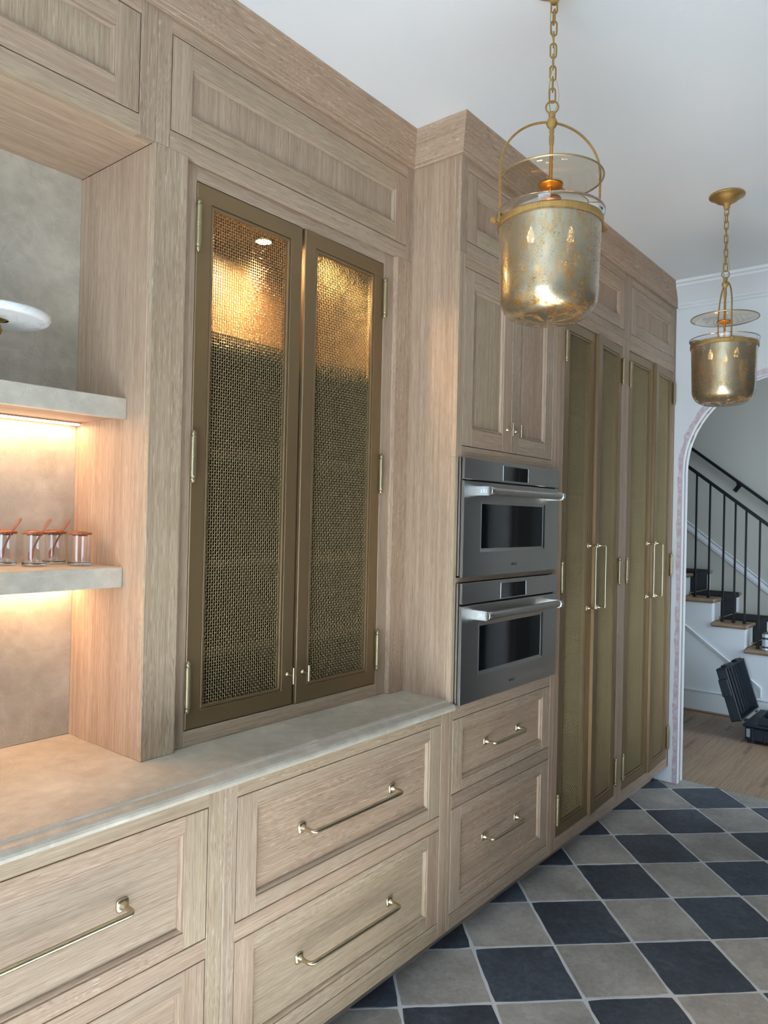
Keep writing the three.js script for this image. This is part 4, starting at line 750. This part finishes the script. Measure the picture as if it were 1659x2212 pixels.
function pendant(x, z, label, bulbAngle, armAngle, dy) {
  const t = thing('pendant_light', label, 'pendant light', [x, 2.15 + dy, z], 'bell jar pendants over the tiled aisle');
  const Y = (y) => y + dy;
  part(t, 'canopy', lathe([[0.0, 3.0648], [0.072, 3.0648], [0.0745, 3.061], [0.074, 3.0575], [0.0705, 3.0555], [0.062, 3.053], [0.054, 3.046], [0.043, 3.036], [0.027, 3.028], [0.0175, 3.025], [0.0165, 3.02], [0.013, 3.016], [0.0125, 3.006], [0.009, 3.0], [0, 3.0]], x, 0, z, 48), M.gilt);
  // chain
  const top = 3.008, ringY = Y(2.748), bot = ringY + 0.0165, n = Math.max(5, Math.round((top - bot) / 0.0315)), pitch = (top - bot) / n, ch = sub(t, 'chain');
  for (let k = 0; k < n; k++) {
    const yc = bot + pitch * (k + 0.5), L = pitch / 2 + 0.0045, w = 0.0082, pts = [];
    for (let a = 0; a < 20; a++) { const q = 2 * Math.PI * a / 20, s = Math.sin(q); pts.push([Math.cos(q) * w, Math.sign(s) * (L - w) + s * w, 0]); }
    const g = tube(pts, 0.0023, 36, 7, 0.3, true); g.rotateY((k % 2 ? Math.PI / 2 : 0) + 0.65 + rr(-0.25, 0.25)); g.translate(x, yc, z);
    part(ch, 'chain_link', g, M.gilt);
  }
  const rg = new THREE.TorusGeometry(0.0165, 0.0024, 8, 28); rg.rotateY(0.55); rg.translate(x, ringY, z); part(t, 'ring', rg, M.gilt);
  const wire = []; for (let k = 0; k <= 16; k++) { const q = k / 16; wire.push([x - 0.006 * Math.sin(q * 9) - 0.004, top - q * (top - Y(2.735)), z + 0.006 * Math.cos(q * 9)]); } wire.push([x, Y(2.728), z]);
  part(t, 'flex', tube(wire, 0.0014, 60, 6), M.cord);
  const wire2 = [[x + 0.003, Y(2.84), z - 0.004], [x + 0.011, Y(2.81), z - 0.006], [x + 0.014, Y(2.775), z - 0.01], [x + 0.008, Y(2.745), z - 0.006], [x + 0.001, Y(2.733), z]];
  part(t, 'earth_wire', tube(wire2, 0.0006, 24, 5), M.hinge);
  part(t, 'hub', [lathe([[0, 2.737], [0.006, 2.735], [0.0095, 2.728], [0.0085, 2.721], [0.0065, 2.7185], [0.012, 2.714], [0.0152, 2.705], [0.012, 2.695], [0.006, 2.689], [0.0065, 2.684], [0.0066, 2.679], [0.0055, 2.676], [0.0062, 2.672], [0.0072, 2.666], [0.0064, 2.652], [0.0058, 2.646], [0.0044, 2.644], [0, 2.644]].map(([a, b]) => [a, b + dy]), x, 0, z, 24)], M.gilt);
  // bail arch with its two ball nuts
  const R = 0.1405, ca = Math.cos(armAngle), sa = Math.sin(armAngle), A = (r, y) => [x + ca * r, Y(y), z + sa * r], arch = [];
  const yTop = 2.706, yA = 2.575;
  for (let k = 0; k <= 24; k++) { const q = Math.PI * k / 24; arch.push(A(-R * Math.cos(q), yA + (yTop - yA) * Math.sin(q))); }
  part(t, 'bail', [tube([A(-R - 0.001, 2.428), A(-R, 2.5), ...arch, A(R, 2.5), A(R + 0.001, 2.428)], 0.0032, 90, 8), bar(A(-R - 0.0005, 2.44), A(-R - 0.0005, 2.424), 0.005, 8), bar(A(R + 0.0005, 2.44), A(R + 0.0005, 2.424), 0.005, 8)], M.gilt);
  for (const s of [-1, 1]) part(t, 'ball_nut', [ball(...A(s * (R + 0.0165), 2.43), 0.0092), bar(A(s * (R - 0.006), 2.43), A(s * (R + 0.012), 2.43), 0.003, 8)], M.gilt);
  part(t, 'stem', bar([x, Y(2.646), z], [x, Y(2.21), z], 0.0046, 12), M.giltplain);
  part(t, 'smoke_bell', lathe([[0.008, 2.541], [0.06, 2.5395], [0.12, 2.542], [0.139, 2.5465], [0.1445, 2.5515]].map(([a, b]) => [a * 0.955, b + dy]), x, 0, z, 72), M.smoke);
  const rim = new THREE.TorusGeometry(0.1382, 0.0026, 8, 72); rim.rotateX(Math.PI / 2); rim.translate(x, Y(2.552), z); part(t, 'bell_rim', rim, M.hinge);
  part(t, 'bell_plate', lathe([[0, 2.5385], [0.033, 2.5385], [0.0335, 2.536], [0.032, 2.533], [0.018, 2.5325], [0.0165, 2.529], [0.009, 2.5275], [0, 2.5275]].map(([a, b]) => [a, b + dy]), x, 0, z, 32), M.giltplain);
  // jar: flared clear lip, gilt band, mercury body
  part(t, 'lip', lathe([[0.1415, 2.4385], [0.1438, 2.4385], [0.1462, 2.445], [0.1502, 2.4515], [0.152, 2.456], [0.1505, 2.4595], [0.1478, 2.4592], [0.145, 2.4545], [0.142, 2.448], [0.1415, 2.4385]].map(([a, b]) => [a * 0.955, b + dy]), x, 0, z, 72), M.jarglass);
  part(t, 'band', lathe([[0.1427, 2.419], [0.1462, 2.419], [0.147, 2.422], [0.147, 2.4345], [0.1462, 2.4375], [0.1427, 2.4375]].map(([a, b]) => [a * 0.955, b + dy]), x, 0, z, 72), M.gilt);
  const body = []; for (let k = 0; k <= 14; k++) { const q = k / 14; body.push([0.1422 - 0.006 * (1 - q), 2.236 + q * (2.428 - 2.236)]); }
  const low = []; for (let k = 0; k <= 16; k++) { const q = (Math.PI / 2) * k / 16; low.push([0.068 + 0.0682 * Math.pow(Math.sin(q), 0.9), 2.236 - 0.066 * Math.pow(Math.cos(q), 0.95)]); }
  const prof = [[0.0002, 2.165], [0.035, 2.1662], ...low.slice(0, -1), ...body];
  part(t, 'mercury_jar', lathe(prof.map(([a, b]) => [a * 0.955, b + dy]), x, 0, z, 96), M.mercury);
  // candle cluster
  part(t, 'cluster', [lathe([[0, 2.24], [0.01, 2.238], [0.016, 2.228], [0.01, 2.216], [0.005, 2.206], [0, 2.204]].map(([a, b]) => [a, b + dy]), x, 0, z, 20),
    ...[0, 1, 2].map((k) => { const a = bulbAngle + k * 2.0944, p = (r, y) => [x + Math.cos(a) * r, Y(y), z + Math.sin(a) * r]; return join([tube([p(0.01, 2.228), p(0.035, 2.222), p(0.055, 2.235), p(0.06, 2.262)], 0.0038, 20, 8), lathe([[0, 2.262], [0.016, 2.262], [0.019, 2.268], [0.01, 2.27], [0, 2.27]].map(([q, b]) => [q, b + dy]), ...[p(0.06, 0)[0], 0, p(0.06, 0)[2]], 18)]); })], M.giltplain);
  for (let k = 0; k < 3; k++) {
    const a = bulbAngle + k * 2.0944, bx = x + Math.cos(a) * 0.06, bz = z + Math.sin(a) * 0.06;
    part(t, 'candle_sleeve', lathe([[0, 2.27], [0.0105, 2.27], [0.0105, 2.367], [0, 2.367]].map(([q, b]) => [q, b + dy]), bx, 0, bz, 18), M.sleeve);
    part(t, 'bulb', lathe([[0, 2.3675], [0.005, 2.3675], [0.0085, 2.376], [0.0098, 2.384], [0.0085, 2.393], [0.005, 2.404], [0.002, 2.412], [0, 2.414]].map(([q, b]) => [q, b + dy]), bx, 0, bz, 20), k ? M.bulbDim : M.bulb);
    const l = new THREE.PointLight(new THREE.Color().setRGB(1, 0.64, 0.3), k ? 0.03 : 0.16, 0, 2); l.name = 'candle_bulb_glow'; l.position.set(bx, Y(2.386), bz); l.shadow.radius = 0.6; scene.add(l);
  }
}
pendant(0.576, -1.802, 'nearer antiqued glass bell jar pendant hanging before the oven tower', 2.04, -0.824, -0.03);
pendant(0.595, -3.458, 'farther antiqued glass bell jar pendant hanging before the arch', 2.45, 1.126, -0.037);

// ------------------------------------------------------------------ hall beyond the arch
const ZH = -6.6, ZHB = -7.5, HX0 = -3.0, HX1 = 2.5, HC = 4.6;
const hallFloor = struct('floor_001', box(HX0, HX1, -0.12, -0.006, ZHB, ZA2 + 0.003, 0.0005), M.black);
{
  const N = makeNoise(63);
  const t = paint(512, 1024, (u, v) => { const w = N.fbm(u * 3, v * 3, 3, 3, 3), d = u * 26 + w * 8 + N.fbm(u * 8, v * 4, 8, 4, 3) * 6, f = Math.abs((d % 1) - 0.5) * 2, k = N.fbm(u * 60, v * 6, 60, 6, 3), dk = sstep(0.63, 0.8, N.fbm(u * 5, v * 4, 5, 4, 4)); let c = mix3([150, 124, 100], [186, 161, 136], clamp01(0.3 + 0.5 * f * 0.6 + (k - 0.5))); c = mix3(c, [104, 82, 64], dk * 0.6); return [...c, k]; }, 1 / 0.4, 1 / 1.6);
  const mats = [1, 0.9, 1.06, 0.82, 0.97].map((k) => new THREE.MeshStandardMaterial({ name: 'oak_floorboard', map: t.map, bumpMap: t.bump, bumpScale: 0.0003, roughness: 0.45, color: new THREE.Color().setRGB(k, k * 0.97, k * 0.94) }));
  for (let i = -4; i < 12; i++) {
    const x0 = -0.23 + i * 0.181; let z = ZA2 + 0.002 - 0; const cuts = [z]; let q = z - rr(0.25, 1.5); while (q > ZH + 0.02) { cuts.push(q); q -= rr(0.9, 1.6); } cuts.push(ZH + 0.001);
    for (let k = 0; k + 1 < cuts.length; k++) { const g = box(x0 + 0.0006, x0 + 0.1804, -0.006, rr(-0.0006, 0.0002), cuts[k + 1] + 0.0006, cuts[k] - 0.0006, 0.0009, 'z'); const m = new THREE.Mesh(g, mats[Math.floor(rnd() * 5)]); m.name = 'plank'; hallFloor.add(m); }
  }
}
struct('wall_hall_back', box(HX0, HX1, 0, HC, ZHB - 0.15, ZHB, 0.001), M.hallwall);
struct('wall_hall_left', box(HX0 - 0.15, HX0, 0, HC, ZHB - 0.15, ZA2, 0.001), M.hallwall);
struct('wall_hall_right', [box(HX1, HX1 + 0.15, 0, 0.35, ZHB - 0.15, ZA2, 0.001), box(HX1, HX1 + 0.15, 2.6, HC, ZHB - 0.15, ZA2, 0.001), box(HX1, HX1 + 0.15, 0.35, 2.6, ZHB - 0.15, -6.5, 0.001), box(HX1, HX1 + 0.15, 0.35, 2.6, -5.0, ZA2, 0.001)], M.hallwall);
struct('ceiling_001', box(HX0 - 0.15, XR + 0.15, HC, HC + 0.15, ZHB - 0.15, ZA, 0.001), M.ceiling);
struct('wall_hall_front', [box(HX0 - 0.15, XR + 0.15, CEIL + 0.0005, HC, ZA2, ZA - 0.0005, 0.001), box(HX0 - 0.15, X0 - 0.151, 0, CEIL + 0.15, ZA2, ZA2 + 0.1, 0.001)], M.hallwall);

// staircase
const RISE = 0.194, riserX = (k) => 0.244 - 0.26 * (k - 3), NS = 10;
{
  const t = thing('staircase', 'white panelled staircase with oak treads rising to the left beyond the arch', 'staircase', [0, 0, ZH]);
  const sh = new THREE.Shape(); sh.moveTo(riserX(1), 0); for (let k = 1; k <= NS; k++) { sh.lineTo(riserX(k), k * RISE - 0.036); if (k < NS) sh.lineTo(riserX(k + 1), k * RISE - 0.036); } sh.lineTo(HX0 + 0.01, NS * RISE - 0.036); sh.lineTo(HX0 + 0.01, 0); sh.closePath();
  const g = new THREE.ExtrudeGeometry(sh, { depth: 0.03, bevelEnabled: false }); g.translate(0, 0, ZH - 0.03); part(t, 'stringer', g, M.trimwhite);
  for (let k = 1; k <= NS; k++) {
    const x1 = riserX(k), x0 = k < NS ? riserX(k + 1) : HX0 + 0.02, y = k * RISE;
    part(t, 'riser', box(x1 - 0.018, x1 - 0.0005, y - RISE, y - 0.0365, ZHB + 0.001, ZH - 0.0305, 0.0008), M.trimwhite);
    part(t, 'tread', box(x0 - 0.001 + 0.0, x1 + 0.024, y - 0.028, y, ZHB + 0.001, ZH + 0.028, 0.008, 'z'), treadMat());
    part(t, 'nosing_mould', [box(x0, x1 + 0.01, y - 0.036, y - 0.0285, ZH + 0.0003, ZH + 0.016, 0.003, 'x'), box(x1 + 0.0, x1 + 0.012, y - 0.036, y - 0.0285, ZHB + 0.001, ZH, 0.003, 'z')], treadMat());
  }
  const sl = -RISE / 0.26, L = (x) => 0.364 - 0.745 * x; // diagonal panel moulding on the stringer
  const dm = []; for (const [o, h, d] of [[0, 0.008, 0.014], [0.014, 0.018, 0.007]]) { const q = box(-1.4, 0.115, -h / 2, h / 2, 0.0003, d, 0.002, 'x'); const th = Math.atan(-0.745); q.translate(0, 0, 0); const m4 = new THREE.Matrix4().makeShear ? null : null; const a = q.attributes.position; for (let i = 0; i < a.count; i++) a.setXYZ(i, a.getX(i), L(a.getX(i)) - o * 1.25 + a.getY(i) * 1.25, ZH + a.getZ(i)); q.computeVertexNormals(); dm.push(q); }
  dm.push(box(0.106, 0.118, 0.2, 0.285, ZH + 0.0003, ZH + 0.012, 0.002));
  part(t, 'panel_moulding', dm, M.trimwhite);
  part(t, 'skirting', [box(HX0 + 0.02, riserX(1), 0.018, 0.158, ZH + 0.0003, ZH + 0.014, 0.002, 'x'), box(HX0 + 0.02, riserX(1), 0.158, 0.176, ZH + 0.0003, ZH + 0.0105, 0.003, 'x'), box(HX0 + 0.02, riserX(1), 0.176, 0.187, ZH + 0.0003, ZH + 0.018, 0.003, 'x')], M.trimwhite);
  part(t, 'shoe_mould', box(HX0 + 0.02, riserX(1), 0.0003, 0.0178, ZH + 0.0003, ZH + 0.021, 0.006, 'x'), treadMat());
}
function treadMat() { return M.tread ||= new THREE.MeshStandardMaterial({ name: 'oak_tread', map: OAKTEX[2].map, roughness: 0.5, color: new THREE.Color().setRGB(0.86, 0.78, 0.68) }); }
{ // runner with rods
  const N = makeNoise(97), tx = paint(512, 512, (u, v) => { const a = N(u * 256, v * 256, 256, 256), b = N.fbm(u * 64, v * 64, 64, 64, 2), s = sstep(0.86, 0.93, a); return [...mix3(mix3([14, 17, 24], [30, 34, 42], b), [150, 146, 140], s * 0.8), b]; }, 1 / 0.5, 1 / 0.5);
  M.carpet = new THREE.MeshStandardMaterial({ name: 'flecked_navy_carpet', map: tx.map, bumpMap: tx.bump, bumpScale: 0.002, roughness: 0.95 });
  const t = thing('stair_runner', 'dark navy stair runner with pale flecks and slim brass rods', 'carpet', [0, 0, -7.1]), za = -6.87, zb = -7.36;
  for (let k = 1; k <= NS; k++) {
    const x1 = riserX(k), x0 = k < NS ? riserX(k + 1) : HX0 + 0.3, y = k * RISE;
    part(t, 'tread_carpet', [box(x0 + 0.0005, x1 + 0.034, y + 0.0005, y + 0.0105, zb, za, 0.005), box(x1 + 0.0245, x1 + 0.034, y - 0.034, y + 0.002, zb, za, 0.0045)], M.carpet);
    part(t, 'riser_carpet', box(x1 + 0.0003, x1 + 0.0105, y - RISE + 0.0108, y - 0.0375, zb, za, 0.002), M.carpet);
    if (k > 1) { const rx = x1 + 0.0155, ry = y - RISE + 0.0155; part(t, 'stair_rod', bar([rx, ry, zb - 0.03], [rx, ry, za + 0.035], 0.0048, 10), M.hinge); part(t, 'rod_bracket', [ball(rx, ry, za + 0.037, 0.0075, 10, 8), box(x1 + 0.0002, x1 + 0.014, ry - 0.014, ry + 0.012, za + 0.022, za + 0.032, 0.001)], M.hinge); }
  }
}
{ // black iron railing
  const t = thing('stair_railing', 'slim black iron stair railing with square balusters on the open side', 'railing', [0, 0.6, -6.68]);
  const L = (x) => 1.7 - 0.775 * x + 0.008, z = -6.68;
  const railGeo = (() => { const a = [-1.3, L(-1.3)], b = [0.9, L(0.9)], len = Math.hypot(b[0] - a[0], b[1] - a[1]), g = box(-len / 2, len / 2, -0.0125, 0.0125, -0.02, 0.02, 0.002, 'x'); g.rotateZ(Math.atan2(b[1] - a[1], b[0] - a[0])); g.translate((a[0] + b[0]) / 2, (a[1] + b[1]) / 2, z); return g; })();
  part(t, 'rail', railGeo, M.iron);
  for (const x of [-0.88, -0.775, -0.665, -0.55, -0.44, -0.328, -0.213, -0.122, -0.038, 0.068, 0.16, 0.25, 0.36, 0.45, 0.55]) {
    let k = 1; while (k < NS && x < riserX(k + 1) + 0.02) k++; const y = k * RISE;
    part(t, 'baluster', [box(x - 0.0072, x + 0.0072, y + 0.026, L(x) - 0.008, z - 0.0072, z + 0.0072, 0.001), box(x - 0.013, x + 0.013, y + 0.0004, y + 0.022, z - 0.013, z + 0.013, 0.003), box(x - 0.0105, x + 0.0105, y + 0.021, y + 0.03, z - 0.0105, z + 0.0105, 0.003)], M.iron);
  }
}
{ // wall handrail
  const t = thing('wall_handrail', 'black iron handrail fixed to the far stair wall', 'handrail', [-0.29, 1.96, -7.43]);
  const L = (x) => 1.785 - 0.778 * x, a = [-1.4, L(-1.4)], b = [0.7, L(0.7)], len = Math.hypot(b[0] - a[0], b[1] - a[1]), g = box(-len / 2, len / 2, -0.0125, 0.0125, -0.02, 0.02, 0.003, 'x'); g.rotateZ(Math.atan2(b[1] - a[1], b[0] - a[0])); g.translate((a[0] + b[0]) / 2, (a[1] + b[1]) / 2, -7.43);
  part(t, 'rail', g, M.iron);
  for (const x of [-0.305, 0.62]) { const y = L(x) - 0.045, p = box(-0.02, 0.02, -0.045, 0.045, ZHB + 0.0003, ZHB + 0.008, 0.001); p.rotateZ(-0.66); p.translate(x, y - 0.02, 0); part(t, 'bracket', [p, bar([x, y, ZHB + 0.006], [x + 0.005, L(x) - 0.012, -7.43], 0.007, 8)], M.iron); }
}
{ // sloping wall moulding along the stairs
  const l = []; const L = (x) => 1.032 - 0.787 * x; for (const [o, h, d] of [[0, 0.012, 0.016], [0.032, 0.04, 0.007], [0.062, 0.008, 0.012]]) { const q = box(-2.2, 0.9, -h / 2, h / 2, 0.0003, d, 0.002, 'x'), a = q.attributes.position; for (let i = 0; i < a.count; i++) a.setXYZ(i, a.getX(i), L(a.getX(i)) - o * 1.27 + a.getY(i) * 1.27, ZHB + a.getZ(i)); q.computeVertexNormals(); l.push(q); }
  const t3 = struct('trim_3', l[1], M.trimwhite); for (const q of [l[0], l[2]]) { const b = new THREE.Mesh(q, M.trimwhite); b.name = 'bead'; t3.add(b); }
}
{ // spray can on the third tread
  const x = 0.135, y = 3 * RISE + 0.0005, z = -6.655, t = thing('spray_can', 'white and grey spray can standing on the lowest visible oak tread', 'can', [x, y, z]);
  const cv = document.createElement('canvas'); cv.width = 512; cv.height = 256; const g = cv.getContext('2d'); g.fillStyle = '#d4d8dc'; g.fillRect(0, 0, 512, 256); g.fillStyle = '#31363d'; g.fillRect(0, 52, 512, 34); g.fillRect(0, 196, 512, 30); g.fillStyle = '#8f969e'; for (let k = 0; k < 9; k++) for (let j = 0; j < 12; j++) g.fillRect(8 + j * 43, 100 + k * 10, 10 + ((j * 7 + k * 5) % 24), 4);
  const ct = canvasTex(cv, 1, 1); M.can = new THREE.MeshStandardMaterial({ name: 'printed_can_label', map: ct, roughness: 0.35, metalness: 0.2 });
  part(t, 'body', new THREE.CylinderGeometry(0.032, 0.032, 0.128, 32, 1, true).translate(x, y + 0.068, z), M.can);
  part(t, 'rims', [lathe([[0, 0.0003], [0.031, 0.0003], [0.0332, 0.002], [0.0325, 0.0045], [0.0315, 0.0048]], x, y, z, 32), lathe([[0.0318, 0.1315], [0.0332, 0.1335], [0.032, 0.136], [0.026, 0.141], [0.016, 0.145], [0.014, 0.149], [0, 0.149]], x, y, z, 32)], M.steelbright);
  part(t, 'nozzle', lathe([[0, 0.1495], [0.006, 0.1495], [0.006, 0.16], [0, 0.161]], x, y, z, 16), M.iron);
}
{ // tool case with its lid up
  const zf = -5.9, zb = -6.45, xh = 0.14, W = 0.46, t = thing('tool_case', 'dark blue black hard tool case standing open on the oak boards', 'tool case', [0.36, 0, -6.17]);
  M.plastic = std('dark_blue_plastic', 0x18212c, 0.5); M.plasticIn = std('black_plastic', 0x07090c, 0.6); M.label = std('pale_label', 0x9aa4ad, 0.5);
  part(t, 'base', [box(xh + 0.012, xh + W - 0.01, 0.012, 0.13, zb + 0.012, zf - 0.012, 0.018), box(xh, xh + W, 0.118, 0.142, zb, zf, 0.008), box(xh + 0.03, xh + 0.09, 0.001, 0.02, zb + 0.02, zf - 0.02, 0.005), box(xh + W - 0.09, xh + W - 0.03, 0.001, 0.02, zb + 0.02, zf - 0.02, 0.005),
    ...[0.06, 0.14, 0.3, 0.38].map((o) => box(xh + o, xh + o + 0.014, 0.02, 0.12, zf - 0.014, zf - 0.005, 0.003)), box(xh + 0.06, xh + 0.39, 0.1, 0.112, zf - 0.014, zf - 0.003, 0.003), box(xh + 0.17, xh + 0.29, 0.03, 0.1, zf - 0.014, zf - 0.004, 0.004)], M.plastic);
  part(t, 'label', box(xh + 0.024, xh + 0.05, 0.045, 0.105, zf - 0.0125, zf - 0.0105, 0.0005), M.label);
  part(t, 'tray', [box(xh + 0.1, xh + W - 0.03, 0.143, 0.2, zf - 0.03, zf - 0.018, 0.003), box(xh + 0.1, xh + W - 0.03, 0.143, 0.2, zb + 0.02, zb + 0.032, 0.003), box(xh + 0.1, xh + 0.112, 0.143, 0.2, zb + 0.032, zf - 0.03, 0.003), box(xh + W - 0.042, xh + W - 0.03, 0.143, 0.2, zb + 0.032, zf - 0.03, 0.003), ...[1, 2].map((k) => box(xh + 0.112, xh + W - 0.042, 0.143, 0.185, zb + 0.03 + k * 0.16, zb + 0.036 + k * 0.16, 0.002))], M.plastic);
  const lid = sub(t, 'lid'), rot = (g) => { g.rotateZ(0.3); g.translate(xh - 0.004, 0.15, 0); return g; };
  const H = 0.4, d = 0.075;
  part(lid, 'shell', [box(-d, -d + 0.012, 0.004, H, zb, zf, 0.008), box(-d + 0.006, 0, H - 0.012, H, zb, zf, 0.005), box(-d + 0.006, 0, 0.004, 0.014, zb, zf, 0.005), box(-d + 0.006, 0, 0.008, H - 0.006, zf - 0.012, zf, 0.005), box(-d + 0.006, 0, 0.008, H - 0.006, zb, zb + 0.012, 0.005)].map(rot), M.plastic);
  for (const o of [0.08, 0.16, 0.24, 0.32, 0.4, 0.47]) part(lid, 'rib', rot(box(-d + 0.0122, -d + 0.02, 0.02, H - 0.02, zf - o - 0.006, zf - o, 0.002)), M.plasticIn);
  part(lid, 'latch', rot(box(-d - 0.004, -0.012, 0.19, 0.32, zf + 0.0003, zf + 0.014, 0.005)), M.plastic); for (const o of [0.05, 0.36]) part(lid, 'latch', rot(box(-0.05, -0.004, H + 0.0003, H + 0.014, zf - o - 0.12, zf - o, 0.004)), M.plastic);
  part(lid, 'hinge', [0.08, 0.42].map((o) => bar([xh - 0.002, 0.145, zf - o], [xh - 0.002, 0.145, zf - o - 0.05], 0.006, 10)), M.iron);
}

// tall dark unit on the right of the arch, mirrored in the oven doors
{
  const c = thing('tall_cabinet', 'tall navy lacquered cabinet standing on the right of the arch', 'cabinet', [1.9, 0, -4.36]);
  part(c, 'carcass', box(1.36, 2.6, 0.1, 2.6, -4.668, -4.072, 0.002), M.navy);
  part(c, 'plinth', box(1.38, 2.58, 0.001, 0.0995, -4.668, -4.13, 0.001), M.navy);
  for (const x of [1.362, 1.984]) { part(c, 'door', box(x, x + 0.614, 0.11, 2.59, -4.0715, -4.05, 0.002), M.navy); }
}

scene.traverse((o) => { if (o.isMesh) { o.castShadow = true; o.receiveShadow = true; } if (o.isLight && !o.isRectAreaLight) o.castShadow = true; });
renderer.render(scene, camera);
